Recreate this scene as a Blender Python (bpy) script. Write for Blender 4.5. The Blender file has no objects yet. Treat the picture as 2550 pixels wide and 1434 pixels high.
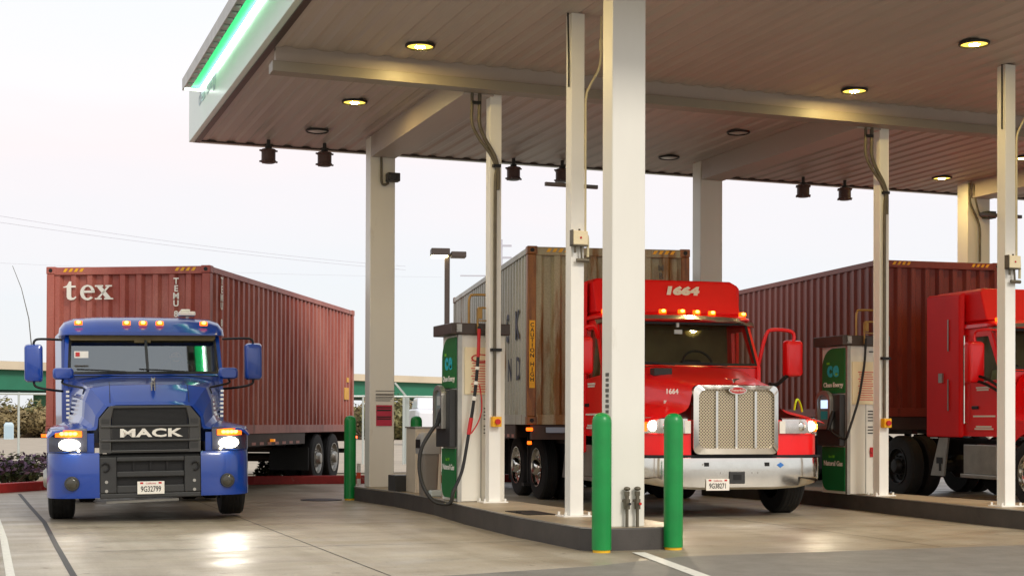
import bpy, bmesh, math, random
from mathutils import Vector, Matrix, noise
rnd = random.Random(7)
R = math.radians
scene = bpy.context.scene
COL = scene.collection

# ------------------------------------------------------------------ camera
FOC, YAW, PIT, ROL, CY, HC = 3571.0, R(20.279), R(.483), R(.2), 1019.6, 1.25
Fv = Vector((math.sin(YAW)*math.cos(PIT), math.cos(YAW)*math.cos(PIT), math.sin(PIT)))
Rv = Vector((math.cos(YAW), -math.sin(YAW), 0)); Uv = Rv.cross(Fv)
rv = math.cos(ROL)*Rv + math.sin(ROL)*Uv; uv = math.cos(ROL)*Uv - math.sin(ROL)*Rv
CAM = Vector((0, 0, HC))
cd = bpy.data.cameras.new('camera'); cam = bpy.data.objects.new('camera', cd); COL.objects.link(cam)
cam.matrix_world = Matrix(((rv.x, uv.x, -Fv.x, 0), (rv.y, uv.y, -Fv.y, 0), (rv.z, uv.z, -Fv.z, HC), (0, 0, 0, 1)))
cd.sensor_width = 36; cd.lens = 36*FOC/2550; cd.shift_y = (CY-717)/2550; cd.clip_end = 3000
scene.camera = cam
def ray(px, py): return Fv + rv*((px-1275)/FOC) - uv*((py-CY)/FOC)
def at_z(px, py, z=0): d = ray(px, py); return CAM + d*((z-HC)/d.z)
def at_y(px, py, y): d = ray(px, py); return CAM + d*(y/d.y)
def at_x(px, py, x): d = ray(px, py); return CAM + d*(x/d.x)
def at_d(px, py, t): return CAM + ray(px, py)*t

# ------------------------------------------------------------------ mesh builder
class MB:
    def __init__(s): s.v = []; s.f = []; s.m = []
    def add(s, vs, fs, m=0):
        b = len(s.v); s.v += [tuple(v) for v in vs]; s.f += [tuple(b+i for i in f) for f in fs]; s.m += [m]*len(fs)
        return s
    def box(s, x0, x1, y0, y1, z0, z1, m=0):
        return s.add([(x0,y0,z0),(x1,y0,z0),(x1,y1,z0),(x0,y1,z0),(x0,y0,z1),(x1,y0,z1),(x1,y1,z1),(x0,y1,z1)],
                     [(0,3,2,1),(4,5,6,7),(0,1,5,4),(1,2,6,5),(2,3,7,6),(3,0,4,7)], m)
    def quad(s, a, b, c, d, m=0): return s.add([a,b,c,d], [(0,1,2,3)], m)
    def bar(s, p0, p1, w, h, m=0, up=(0,0,1)):
        p0 = Vector(p0); p1 = Vector(p1); d = (p1-p0).normalized(); u = Vector(up)
        if abs(d.dot(u)) > .95: u = Vector((0,1,0))
        a = d.cross(u).normalized()*w/2; b = a.cross(d).normalized()*h/2
        vs = [p+q for p in (p0,p1) for q in (-a-b, a-b, a+b, -a+b)]
        return s.add(vs, [(0,1,2,3),(7,6,5,4),(0,4,5,1),(1,5,6,2),(2,6,7,3),(3,7,4,0)], m)
    def cyl(s, p0, p1, r, n=16, r1=None, m=0, caps=True):
        return s.lathe(p0, Vector(p1)-Vector(p0), [(r,0),(r if r1 is None else r1,1)], n, m, caps, True)
    def lathe(s, o, axis, prof, n=24, m=0, caps=True, unit=False):
        o = Vector(o); ax = Vector(axis); L = ax.length if unit else 1; d = ax.normalized()
        t = Vector((0,0,1)) if abs(d.z) < .9 else Vector((1,0,0))
        a = d.cross(t).normalized(); b = d.cross(a)
        vs = []; fs = []
        for r, h in prof:
            for k in range(n):
                an = 2*math.pi*k/n; vs.append(o + d*h*L + (a*math.cos(an)+b*math.sin(an))*r)
        for i in range(len(prof)-1):
            for k in range(n):
                k2 = (k+1) % n; fs.append((i*n+k, i*n+k2, (i+1)*n+k2, (i+1)*n+k))
        if caps:
            fs.append(tuple(range(n))[::-1]); fs.append(tuple((len(prof)-1)*n+k for k in range(n)))
        return s.add(vs, fs, m)
    def tube(s, pts, r, n=8, m=0):
        pts = [Vector(p) for p in pts]; vs = []; fs = []; a = None
        for i, p in enumerate(pts):
            d = (pts[min(i+1,len(pts)-1)]-pts[max(i-1,0)]).normalized()
            if a is None:
                t = Vector((0,0,1)) if abs(d.z) < .9 else Vector((1,0,0)); a = d.cross(t).normalized()
            else: a = (a - d*a.dot(d)).normalized()
            b = d.cross(a); rr = r[i] if isinstance(r, (list,tuple)) else r
            for k in range(n):
                an = 2*math.pi*k/n; vs.append(p+(a*math.cos(an)+b*math.sin(an))*rr)
        for i in range(len(pts)-1):
            for k in range(n):
                k2 = (k+1) % n; fs.append((i*n+k, i*n+k2, (i+1)*n+k2, (i+1)*n+k))
        fs.append(tuple(range(n))[::-1]); fs.append(tuple((len(pts)-1)*n+k for k in range(n)))
        return s.add(vs, fs, m)
    def loft(s, secs, m=0, caps=True, closed=True):
        n = len(secs[0]); vs = [p for q in secs for p in q]; fs = []
        for i in range(len(secs)-1):
            for k in range(n if closed else n-1):
                k2 = (k+1) % n; fs.append((i*n+k, i*n+k2, (i+1)*n+k2, (i+1)*n+k))
        if caps and closed:
            fs.append(tuple(range(n))[::-1]); fs.append(tuple((len(secs)-1)*n+k for k in range(n)))
        return s.add(vs, fs, m)
    def prism(s, poly, f0, f1, m=0):
        n = len(poly); vs = [f0(*p) for p in poly]+[f1(*p) for p in poly]
        fs = [tuple(range(n))[::-1], tuple(range(n,2*n))]+[(k,(k+1)%n,n+(k+1)%n,n+k) for k in range(n)]
        return s.add(vs, fs, m)
    def ring(s, outer, inner, off, m=0):
        n = len(outer); off = Vector(off); o = [Vector(p) for p in outer]; i = [Vector(p) for p in inner]
        vs = o+i+[p+off for p in o]+[p+off for p in i]; fs = []
        for k in range(n):
            k2 = (k+1) % n
            fs += [(k,k2,n+k2,n+k),(2*n+k2,2*n+k,3*n+k,3*n+k2),(k2,k,2*n+k,2*n+k2),(n+k,n+k2,3*n+k2,3*n+k)]
        return s.add(vs, fs, m)
    def sphere(s, c, r, n=12, m=0):
        rr = (r,r,r) if not isinstance(r,(tuple,list)) else r; vs = []; fs = []
        for i in range(n//2+1):
            th = math.pi*i/(n//2)
            for k in range(n):
                ph = 2*math.pi*k/n
                vs.append((c[0]+rr[0]*math.sin(th)*math.cos(ph), c[1]+rr[1]*math.sin(th)*math.sin(ph), c[2]+rr[2]*math.cos(th)))
        for i in range(n//2):
            for k in range(n):
                k2 = (k+1) % n; fs.append((i*n+k, (i+1)*n+k, (i+1)*n+k2, i*n+k2))
        return s.add(vs, fs, m)
    def build(s, name, mats, parent=None, smooth=None, bevel=0, seg=2, fix=True):
        me = bpy.data.meshes.new(name); me.from_pydata(s.v, [], s.f); 
        for mm in (mats if isinstance(mats,(list,tuple)) else [mats]): me.materials.append(mm)
        me.polygons.foreach_set('material_index', s.m)
        if fix:
            bm = bmesh.new(); bm.from_mesh(me); bmesh.ops.remove_doubles(bm, verts=bm.verts, dist=1e-5)
            bmesh.ops.recalc_face_normals(bm, faces=bm.faces); bm.to_mesh(me); bm.free()
        me.update()
        if smooth is not None:
            me.polygons.foreach_set('use_smooth', [True]*len(me.polygons)); me.set_sharp_from_angle(angle=R(smooth))
        o = bpy.data.objects.new(name, me); COL.objects.link(o); o.parent = parent
        if bevel:
            b = o.modifiers.new('bevel', 'BEVEL'); b.width = bevel; b.segments = seg; b.limit_method = 'ANGLE'; b.angle_limit = R(35)
        return o
def tag(o, label=None, cat=None, group=None, kind=None):
    if label: o['label'] = label
    if cat: o['category'] = cat
    if group: o['group'] = group
    if kind: o['kind'] = kind
    return o
def empty(name, loc=(0,0,0), rz=0, label=None, cat=None, group=None):
    o = bpy.data.objects.new(name, None); COL.objects.link(o); o.location = loc; o.rotation_euler = (0,0,rz)
    return tag(o, label, cat, group)
def copy_thing(o, loc, rz=None):
    def rec(s, par):
        c = s.copy(); COL.objects.link(c)
        if par: c.parent = par
        for ch in s.children: rec(ch, c)
        return c
    c = rec(o, None); c.location = loc
    if rz is not None: c.rotation_euler = (0,0,rz)
    return c
def text(name, body, size, origin, xdir, zdir, m, parent=None, width=1.0, bold=0.0, ext=.002, shear=0, align='CENTER', spacing=1.0, off=.0):
    cu = bpy.data.curves.new(name, 'FONT'); cu.body = body; cu.size = size; cu.align_x = align; cu.align_y = 'CENTER'
    cu.extrude = ext; cu.offset = bold; cu.shear = shear; cu.space_character = spacing; cu.resolution_u = 3
    t = bpy.data.objects.new(name, cu); COL.objects.link(t)
    dg = bpy.context.evaluated_depsgraph_get(); me = bpy.data.meshes.new_from_object(t.evaluated_get(dg))
    bpy.data.objects.remove(t); bpy.data.curves.remove(cu)
    x = Vector(xdir).normalized(); z = Vector(zdir).normalized(); n = x.cross(z)
    for v in me.vertices: v.co = Vector(origin)+x*v.co.x*width+z*v.co.y+n*v.co.z
    me.materials.clear(); me.materials.append(m)
    o = bpy.data.objects.new(name, me); COL.objects.link(o); o.parent = parent
    return o

# ------------------------------------------------------------------ materials
def s2l(c): return tuple((x/12.92 if x <= .04045 else ((x+.055)/1.055)**2.4) for x in c)
def mat(name, col, rough=.5, metal=0, var=.0, vscale=3, dirt=None, dirt_amt=.0, dscale=1.5, stretch=(1,1,1), bump=0, bscale=40, coat=0, emit=None, es=0, spec=.5, rvar=0, srgb=True):
    m = bpy.data.materials.new(name); m.use_nodes = True; nt = m.node_tree; N = nt.nodes; L = nt.links
    b = N['Principled BSDF']; c = s2l(col) if srgb else col
    b.inputs['Base Color'].default_value = (*c,1); b.inputs['Roughness'].default_value = rough; b.inputs['Metallic'].default_value = metal
    b.inputs['Coat Weight'].default_value = coat; b.inputs['Coat Roughness'].default_value = .06; b.inputs['Specular IOR Level'].default_value = spec
    if emit: b.inputs['Emission Color'].default_value = (*emit,1); b.inputs['Emission Strength'].default_value = es
    if var or dirt or bump or rvar:
        tc = N.new('ShaderNodeTexCoord'); mp = N.new('ShaderNodeMapping'); mp.inputs['Scale'].default_value = stretch
        L.new(tc.outputs['Object'], mp.inputs['Vector'])
        def nz(sc, det=6, ro=.6):
            n = N.new('ShaderNodeTexNoise'); n.inputs['Scale'].default_value = sc; n.inputs['Detail'].default_value = det; n.inputs['Roughness'].default_value = ro
            L.new(mp.outputs['Vector'], n.inputs['Vector']); return n
        last = None
        if var:
            n1 = nz(vscale); r = N.new('ShaderNodeValToRGB'); r.color_ramp.elements[0].position = .3; r.color_ramp.elements[1].position = .7
            r.color_ramp.elements[0].color = (*[x*(1-var) for x in c],1); r.color_ramp.elements[1].color = (*[min(1,x*(1+var)) for x in c],1)
            L.new(n1.outputs['Fac'], r.inputs['Fac']); last = r.outputs['Color']
        if dirt:
            n2 = nz(dscale, 8, .65); r2 = N.new('ShaderNodeValToRGB'); r2.color_ramp.elements[0].position = .62-.25*dirt_amt; r2.color_ramp.elements[1].position = .80-.25*dirt_amt
            r2.color_ramp.elements[0].color = (0,0,0,1); r2.color_ramp.elements[1].color = (1,1,1,1)
            L.new(n2.outputs['Fac'], r2.inputs['Fac'])
            mx = N.new('ShaderNodeMix'); mx.data_type = 'RGBA'; L.new(r2.outputs['Color'], mx.inputs['Factor'])
            if last: L.new(last, mx.inputs['A'])
            else: mx.inputs['A'].default_value = (*c,1)
            mx.inputs['B'].default_value = (*s2l(dirt),1); last = mx.outputs['Result']
        if last: L.new(last, b.inputs['Base Color'])
        if rvar:
            n4 = nz(vscale*1.7); mr = N.new('ShaderNodeMapRange'); mr.inputs['From Min'].default_value = .3; mr.inputs['From Max'].default_value = .7
            mr.inputs['To Min'].default_value = max(.02,rough-rvar); mr.inputs['To Max'].default_value = min(1,rough+rvar)
            L.new(n4.outputs['Fac'], mr.inputs['Value']); L.new(mr.outputs['Result'], b.inputs['Roughness'])
        if bump:
            n3 = nz(bscale, 4); bp = N.new('ShaderNodeBump'); bp.inputs['Strength'].default_value = bump; bp.inputs['Distance'].default_value = .01
            L.new(n3.outputs['Fac'], bp.inputs['Height']); L.new(bp.outputs['Normal'], b.inputs['Normal'])
    return m
def emis(name, col, st):
    m = bpy.data.materials.new(name); m.use_nodes = True; b = m.node_tree.nodes['Principled BSDF']
    b.inputs['Base Color'].default_value = (*[min(.8,c) for c in col],1); b.inputs['Emission Color'].default_value = (*col,1); b.inputs['Emission Strength'].default_value = st
    return m
def glass(name, tint, alpha, rough=.03):
    m = bpy.data.materials.new(name); m.use_nodes = True; nt = m.node_tree; N = nt.nodes; L = nt.links
    for n in list(N):
        if n.type != 'OUTPUT_MATERIAL': N.remove(n)
    t = N.new('ShaderNodeBsdfTransparent'); t.inputs['Color'].default_value = (*tint,1)
    g = N.new('ShaderNodeBsdfGlossy'); g.inputs['Roughness'].default_value = rough; g.inputs['Color'].default_value = (.9,.95,.93,1)
    fr = N.new('ShaderNodeLayerWeight'); fr.inputs['Blend'].default_value = .5
    pw = N.new('ShaderNodeMath'); pw.operation = 'POWER'; pw.inputs[1].default_value = 4; L.new(fr.outputs['Facing'], pw.inputs[0])
    ad = N.new('ShaderNodeMath'); ad.operation = 'MULTIPLY_ADD'; ad.inputs[1].default_value = 1-alpha; ad.inputs[2].default_value = alpha; L.new(pw.outputs[0], ad.inputs[0])
    mx = N.new('ShaderNodeMixShader'); L.new(ad.outputs[0], mx.inputs[0]); L.new(t.outputs[0], mx.inputs[1]); L.new(g.outputs[0], mx.inputs[2])
    L.new(mx.outputs[0], [n for n in N if n.type == 'OUTPUT_MATERIAL'][0].inputs['Surface'])
    return m

M = {}
M['white'] = mat('white paint', (.885,.87,.82), .38, var=.03, vscale=2, dirt=(.74,.70,.61), dirt_amt=.0, dscale=2.2, stretch=(1,1,.3), bump=.04, bscale=30)
M['postw'] = mat('post paint', (.91,.90,.865), .4, var=.03, vscale=3, dirt=(.6,.55,.45), dirt_amt=-.2, dscale=3)
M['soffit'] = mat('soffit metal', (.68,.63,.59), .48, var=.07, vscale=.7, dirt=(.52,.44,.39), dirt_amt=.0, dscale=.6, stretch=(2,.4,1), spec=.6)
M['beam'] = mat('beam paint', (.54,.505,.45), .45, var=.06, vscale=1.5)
M['fascia'] = mat('fascia panel', (.80,.86,.82), .3, var=.02)
M['greenp'] = mat('bollard green', (.03,.52,.23), .34, var=.12, vscale=4, bump=.05, bscale=25, dirt=(.10,.42,.24), dirt_amt=-.02, dscale=6)
M['green2'] = mat('panel green', (.05,.42,.20), .35, var=.08, vscale=4)
M['ygreen'] = mat('yellow paint', (.9,.7,.1), .5)
M['blk'] = mat('black rubber', (.05,.05,.05), .55, var=.2, vscale=8)
M['tyre'] = mat('tyre rubber', (.075,.073,.07), .75, var=.25, vscale=9, dirt=(.20,.17,.14), dirt_amt=.0, dscale=4, bump=.2, bscale=60)
M['dark'] = mat('dark steel', (.06,.057,.055), .55, metal=.2, var=.3, vscale=5, dirt=(.14,.11,.08), dirt_amt=.0, dscale=3)
M['dplast'] = mat('dark plastic', (.17,.17,.165), .5, var=.12, vscale=6, bump=.1, bscale=80)
M['bronze'] = mat('bronze paint', (.25,.20,.17), .45, var=.12, vscale=5)
M['steel'] = mat('brushed steel', (.72,.71,.69), .32, metal=.9, var=.12, vscale=6, stretch=(1,1,.1), rvar=.1)
M['chrome'] = mat('chrome', (.86,.85,.82), .12, metal=1, var=.05, vscale=5, rvar=.05)
M['alum'] = mat('aluminium', (.66,.65,.62), .4, metal=.75, var=.15, vscale=5)
M['pipe'] = mat('galvanised pipe', (.40,.37,.31), .5, metal=.4, var=.2, vscale=8)
M['conduit'] = mat('painted conduit', (.80,.75,.60), .45, var=.08)
M['brass'] = mat('bronze pipe', (.62,.48,.26), .4, metal=.5, var=.2, vscale=6)
M['blue'] = mat('blue truck paint', (.0,.225,.58), .3, var=.08, vscale=2, coat=.8, dirt=(.09,.23,.46), dirt_amt=-.08, dscale=3)
M['red'] = mat('red truck paint', (.95,.035,.06), .36, var=.05, vscale=2, coat=.3, dirt=(.80,.07,.08), dirt_amt=-.1, dscale=2.5)
M['redm'] = mat('dull red fairing', (.93,.035,.06), .55, var=.06, vscale=1.5, spec=.35, dirt=(.80,.08,.09), dirt_amt=-.05)
M['lampbez'] = mat('smoked lamp housing', (.22,.23,.30), .25, coat=.6)
M['letter'] = mat('white lettering', (.92,.9,.85), .5, var=.04, vscale=8)
M['paper'] = mat('notice paper', (.93,.87,.72), .6, var=.04)
M['pink'] = mat('pink ink', (.85,.40,.38), .6)
M['crimson'] = mat('crimson notice', (.74,.16,.27), .55, var=.06, vscale=10)
M['ink'] = mat('grey ink', (.35,.34,.31), .6)
M['inkd'] = mat('dark ink', (.12,.11,.10), .6)
M['blueink'] = mat('blue ink', (.33,.33,.52), .6)
M['redb'] = mat('red button', (.75,.07,.06), .35)
M['yel'] = mat('safety yellow', (.93,.68,.06), .45, var=.08, vscale=9)
M['amberoff'] = mat('amber lens', (.95,.5,.05), .25, emit=(1,.32,.02), es=.5)
M['navy'] = mat('worn navy print', (.22,.25,.31), .6, var=.2, vscale=10, dirt=(.6,.6,.56), dirt_amt=.1, dscale=9)
M['teal'] = mat('teal print', (.12,.68,.72), .4)
M['lime'] = mat('lime print', (.45,.75,.18), .4)
M['int'] = mat('cab interior', (.40,.345,.22), .8, var=.2, vscale=4)
M['dash'] = mat('dashboard', (.46,.52,.36), .65, var=.1, vscale=6)
M['seat'] = mat('seat cloth', (.07,.065,.06), .85, var=.2, vscale=8)
M['glass'] = glass('windscreen glass', (.86,.90,.82), .06)
M['glassb'] = glass('reflective windscreen glass', (.72,.76,.73), .24)
M['lens'] = glass('clear lens', (.95,.95,.95), .12)
M['amber'] = emis('amber lamp', (1,.115,.003), 2.6)
M['ambercore'] = emis('amber lamp core', (1,.55,.07), 7)
M['redlamp'] = emis('red lamp', (1,.07,.02), 8)
M['head'] = emis('headlamp', (1,.90,.62), 14)
M['headw'] = emis('warm headlamp', (1,.84,.5), 10)
M['lamp'] = emis('canopy lamp', (1,.74,.28), 600)
M['lamprim'] = emis('canopy lamp rim', (1,.66,.10), 1.9)
M['lampoff'] = mat('unlit lens', (.72,.73,.70), .3)
M['led'] = emis('white led strip', (.90,1,.95), 8)
M['greenglow'] = emis('green light tray', (.01,.58,.17), .9)
M['street'] = emis('street lamp', (1,.86,.45), 14)
M['farlamp'] = emis('distant lamp', (1,.85,.6), 14)
M['coollamp'] = emis('distant cool lamp', (.75,.78,1), 10)
M['screen'] = emis('display', (.55,.75,1), 1.1)

def concrete():
    m = mat('concrete', (.60,.565,.49), .42, var=.0)
    nt = m.node_tree; N = nt.nodes; L = nt.links; b = N['Principled BSDF']
    tc = N.new('ShaderNodeTexCoord')
    def nz(sc, st, det=7, ro=.62):
        mp = N.new('ShaderNodeMapping'); mp.inputs['Scale'].default_value = st; mp.inputs['Rotation'].default_value = (0,0,R(-8)); L.new(tc.outputs['Object'], mp.inputs['Vector'])
        n = N.new('ShaderNodeTexNoise'); n.inputs['Scale'].default_value = sc; n.inputs['Detail'].default_value = det; n.inputs['Roughness'].default_value = ro
        L.new(mp.outputs['Vector'], n.inputs['Vector']); return n.outputs['Fac']
    def ramp(f, p0, p1, c0, c1):
        r = N.new('ShaderNodeValToRGB'); r.color_ramp.elements[0].position = p0; r.color_ramp.elements[1].position = p1
        r.color_ramp.elements[0].color = (*c0,1); r.color_ramp.elements[1].color = (*c1,1); L.new(f, r.inputs['Fac']); return r.outputs['Color']
    def mul(a, bb):
        x = N.new('ShaderNodeMix'); x.data_type = 'RGBA'; x.blend_type = 'MULTIPLY'; x.inputs['Factor'].default_value = 1
        L.new(a, x.inputs['A']); L.new(bb, x.inputs['B']); return x.outputs['Result']
    base = ramp(nz(.35, (1,1,1)), .3, .72, (.39,.345,.26), (.54,.485,.39))
    c = mul(base, ramp(nz(.9, (.8,1.3,1)), .32, .62, (.74,.70,.64), (1,1,1)))
    c = mul(c, ramp(nz(.22, (1,.35,1), 5), .36, .55, (.68,.63,.56), (1,1,1)))
    c = mul(c, ramp(nz(60, (1,1,1), 3), .3, .7, (.82,.82,.82), (1.12,1.12,1.12)))
    c = mul(c, ramp(nz(5, (1,1,1), 4), .29, .37, (.55,.51,.46), (1,1,1)))
    c = mul(c, ramp(nz(1.3, (1,.07,1), 5), .36, .56, (.74,.71,.66), (1,1,1)))
    c = mul(c, ramp(nz(11, (1,.8,1), 3), .26, .31, (.45,.42,.38), (1,1,1)))
    L.new(c, b.inputs['Base Color'])
    f = nz(1.1, (.5,2.0,1), 6)
    mr = N.new('ShaderNodeMapRange'); mr.inputs['From Min'].default_value = .35; mr.inputs['From Max'].default_value = .65; mr.inputs['To Min'].default_value = .33; mr.inputs['To Max'].default_value = .62
    L.new(f, mr.inputs['Value']); L.new(mr.outputs['Result'], b.inputs['Roughness'])
    bp = N.new('ShaderNodeBump'); bp.inputs['Strength'].default_value = .16; bp.inputs['Distance'].default_value = .02
    L.new(nz(9, (.4,2.2,1), 6), bp.inputs['Height']); L.new(bp.outputs['Normal'], b.inputs['Normal'])
    b.inputs['Specular IOR Level'].default_value = .55
    return m
M['conc'] = concrete()
M['kerbc'] = mat('kerb steel edging', (.25,.23,.21), .55, var=.25, vscale=3, dirt=(.17,.145,.13), dirt_amt=.12, dscale=4, bump=.15, bscale=50)
M['kerbl'] = mat('pale kerb concrete', (.70,.66,.58), .6, var=.12, vscale=4, bump=.1)
M['isl'] = mat('island concrete', (.62,.56,.46), .5, var=.16, vscale=2.5, dirt=(.30,.25,.19), dirt_amt=.05, dscale=1.6, bump=.1)
M['asph'] = mat('asphalt', (.47,.455,.425), .62, var=.18, vscale=3, dirt=(.60,.58,.53), dirt_amt=.1, dscale=30, bump=.35, bscale=120)
M['line'] = mat('road paint', (.86,.85,.80), .6, var=.08, vscale=12, dirt=(.5,.47,.42), dirt_amt=.1, dscale=18)
M['redk'] = mat('red kerb paint', (.66,.17,.16), .55, var=.15, vscale=6, dirt=(.72,.52,.46), dirt_amt=.1, dscale=5)
M['dirt'] = mat('dry ground', (.56,.50,.40), .95, var=.2, vscale=.4, dirt=(.40,.36,.26), dirt_amt=.25, dscale=.3, bump=.3, bscale=6)
M['lot'] = mat('pale gravel', (.66,.61,.54), .95, var=.15, vscale=1.2, dirt=(.50,.44,.38), dirt_amt=.1, dscale=2.5, bump=.3, bscale=20)
M['seam'] = mat('tar joint', (.13,.12,.11), .6)

def foliage(name, c0, c1, tr=.25):
    m = bpy.data.materials.new(name); m.use_nodes = True; N = m.node_tree.nodes; L = m.node_tree.links; b = N['Principled BSDF']
    tc = N.new('ShaderNodeTexCoord'); n = N.new('ShaderNodeTexNoise'); n.inputs['Scale'].default_value = 3.5; n.inputs['Detail'].default_value = 5
    L.new(tc.outputs['Object'], n.inputs['Vector']); r = N.new('ShaderNodeValToRGB'); r.color_ramp.elements[0].position = .35; r.color_ramp.elements[1].position = .65
    r.color_ramp.elements[0].color = (*s2l(c0),1); r.color_ramp.elements[1].color = (*s2l(c1),1)
    L.new(n.outputs['Fac'], r.inputs['Fac']); L.new(r.outputs['Color'], b.inputs['Base Color']); b.inputs['Roughness'].default_value = .8
    return m
M['leafd'] = foliage('bed leaves', (.16,.20,.10), (.32,.34,.18))
M['leafo'] = foliage('olive leaves', (.34,.34,.20), (.55,.52,.34))
M['leafb'] = foliage('dry brush leaves', (.44,.38,.25), (.60,.53,.37))
M['flower'] = foliage('purple petals', (.36,.27,.37), (.58,.48,.55))
M['stem'] = mat('stems', (.30,.24,.17), .9)

def container_mat(name, c, faded, rust, ramt, streak=6):
    m = mat(name, c, .5); nt = m.node_tree; N = nt.nodes; L = nt.links; b = N['Principled BSDF']; tc = N.new('ShaderNodeTexCoord')
    def nz(sc, st, det=7):
        mp = N.new('ShaderNodeMapping'); mp.inputs['Scale'].default_value = st; L.new(tc.outputs['Object'], mp.inputs['Vector'])
        n = N.new('ShaderNodeTexNoise'); n.inputs['Scale'].default_value = sc; n.inputs['Detail'].default_value = det; n.inputs['Roughness'].default_value = .65
        L.new(mp.outputs['Vector'], n.inputs['Vector']); return n.outputs['Fac']
    r = N.new('ShaderNodeValToRGB'); r.color_ramp.elements[0].position = .35; r.color_ramp.elements[1].position = .7
    r.color_ramp.elements[0].color = (*s2l(c),1); r.color_ramp.elements[1].color = (*s2l(faded),1); L.new(nz(1.2,(1,1,.35)), r.inputs['Fac'])
    r2 = N.new('ShaderNodeValToRGB'); r2.color_ramp.elements[0].position = .66-ramt; r2.color_ramp.elements[1].position = .74-ramt*.8
    r2.color_ramp.elements[0].color = (0,0,0,1); r2.color_ramp.elements[1].color = (1,1,1,1); L.new(nz(2.2,(1.6,1.6,.22)), r2.inputs['Fac'])
    mx = N.new('ShaderNodeMix'); mx.data_type = 'RGBA'; L.new(r2.outputs['Color'], mx.inputs['Factor']); L.new(r.outputs['Color'], mx.inputs['A']); mx.inputs['B'].default_value = (*s2l(rust),1)
    g = N.new('ShaderNodeMix'); g.data_type = 'RGBA'; g.blend_type = 'MULTIPLY'; g.inputs['Factor'].default_value = 1
    r3 = N.new('ShaderNodeValToRGB'); r3.color_ramp.elements[0].position = .3; r3.color_ramp.elements[1].position = .7; r3.color_ramp.elements[0].color = (.8,.8,.8,1); r3.color_ramp.elements[1].color = (1.1,1.1,1.1,1)
    L.new(nz(45,(1,1,1),3), r3.inputs['Fac']); L.new(mx.outputs['Result'], g.inputs['A']); L.new(r3.outputs['Color'], g.inputs['B'])
    L.new(g.outputs['Result'], b.inputs['Base Color']); b.inputs['Roughness'].default_value = .45
    return m
M['c_red'] = container_mat('faded red container', (.62,.28,.23), (.74,.46,.40), (.46,.23,.17), .06)
M['c_grey'] = container_mat('grey container', (.63,.63,.575), (.74,.73,.67), (.50,.37,.18), .09)
M['c_greyf'] = container_mat('rust streaked container end', (.60,.57,.46), (.70,.66,.54), (.50,.34,.12), .17)
M['c_rust'] = container_mat('rusty post', (.55,.33,.15), (.62,.42,.19), (.30,.14,.07), .2)
M['c_brown'] = container_mat('brown container', (.50,.19,.13), (.57,.26,.18), (.34,.13,.09), .05)

# ------------------------------------------------------------------ world and sun
w = bpy.data.worlds.new('World'); scene.world = w; w.use_nodes = True
N = w.node_tree.nodes; L = w.node_tree.links; bg = N['Background']
sky = N.new('ShaderNodeTexSky'); sky.sky_type = 'NISHITA'; sky.sun_disc = False; sky.sun_elevation = R(30); sky.sun_rotation = R(200); sky.dust_density = 3
tc = N.new('ShaderNodeTexCoord'); sp = N.new('ShaderNodeSeparateXYZ'); L.new(tc.outputs['Generated'], sp.inputs[0])
mp = N.new('ShaderNodeMapping'); mp.inputs['Scale'].default_value = (1.5,1.5,7); L.new(tc.outputs['Generated'], mp.inputs['Vector'])
nz = N.new('ShaderNodeTexNoise'); nz.inputs['Scale'].default_value = 2.2; nz.inputs['Detail'].default_value = 5; L.new(mp.outputs['Vector'], nz.inputs['Vector'])
m1 = N.new('ShaderNodeMath'); m1.operation = 'MULTIPLY_ADD'; m1.inputs[1].default_value = .10; L.new(nz.outputs['Fac'], m1.inputs[0]); L.new(sp.outputs['Z'], m1.inputs[2])
cr = N.new('ShaderNodeValToRGB'); L.new(m1.outputs[0], cr.inputs['Fac']); e = cr.color_ramp.elements
e[0].position = 0; e[0].color = (.80,.83,.86,1); e[1].position = 1; e[1].color = (.84,.87,.95,1)
for p, c in ((.06,(.86,.87,.885)),(.14,(.85,.87,.90)),(.195,(.91,.875,.895)),(.235,(.98,.88,.88)),(.275,(.97,.935,.94)),(.33,(.93,.935,.96)),(.5,(.93,.94,.97))):
    q = cr.color_ramp.elements.new(p); q.color = (*c,1)
sc = N.new('ShaderNodeMix'); sc.data_type = 'RGBA'; sc.blend_type = 'ADD'; sc.inputs['Factor'].default_value = .012
L.new(cr.outputs['Color'], sc.inputs['A']); L.new(sky.outputs['Color'], sc.inputs['B']); L.new(sc.outputs['Result'], bg.inputs['Color']); bg.inputs['Strength'].default_value = .93
sl = bpy.data.lights.new('sun', 'SUN'); sl.energy = 1.9; sl.angle = R(16); sl.color = (1,.93,.84)
so = bpy.data.objects.new('sun', sl); COL.objects.link(so)
so.rotation_euler = Vector((-.25,.80,-.62)).to_track_quat('-Z','Y').to_euler()
scene.view_settings.view_transform = 'Standard'; scene.view_settings.look = 'None'; scene.view_settings.exposure = .12; scene.view_settings.gamma = 1

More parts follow.
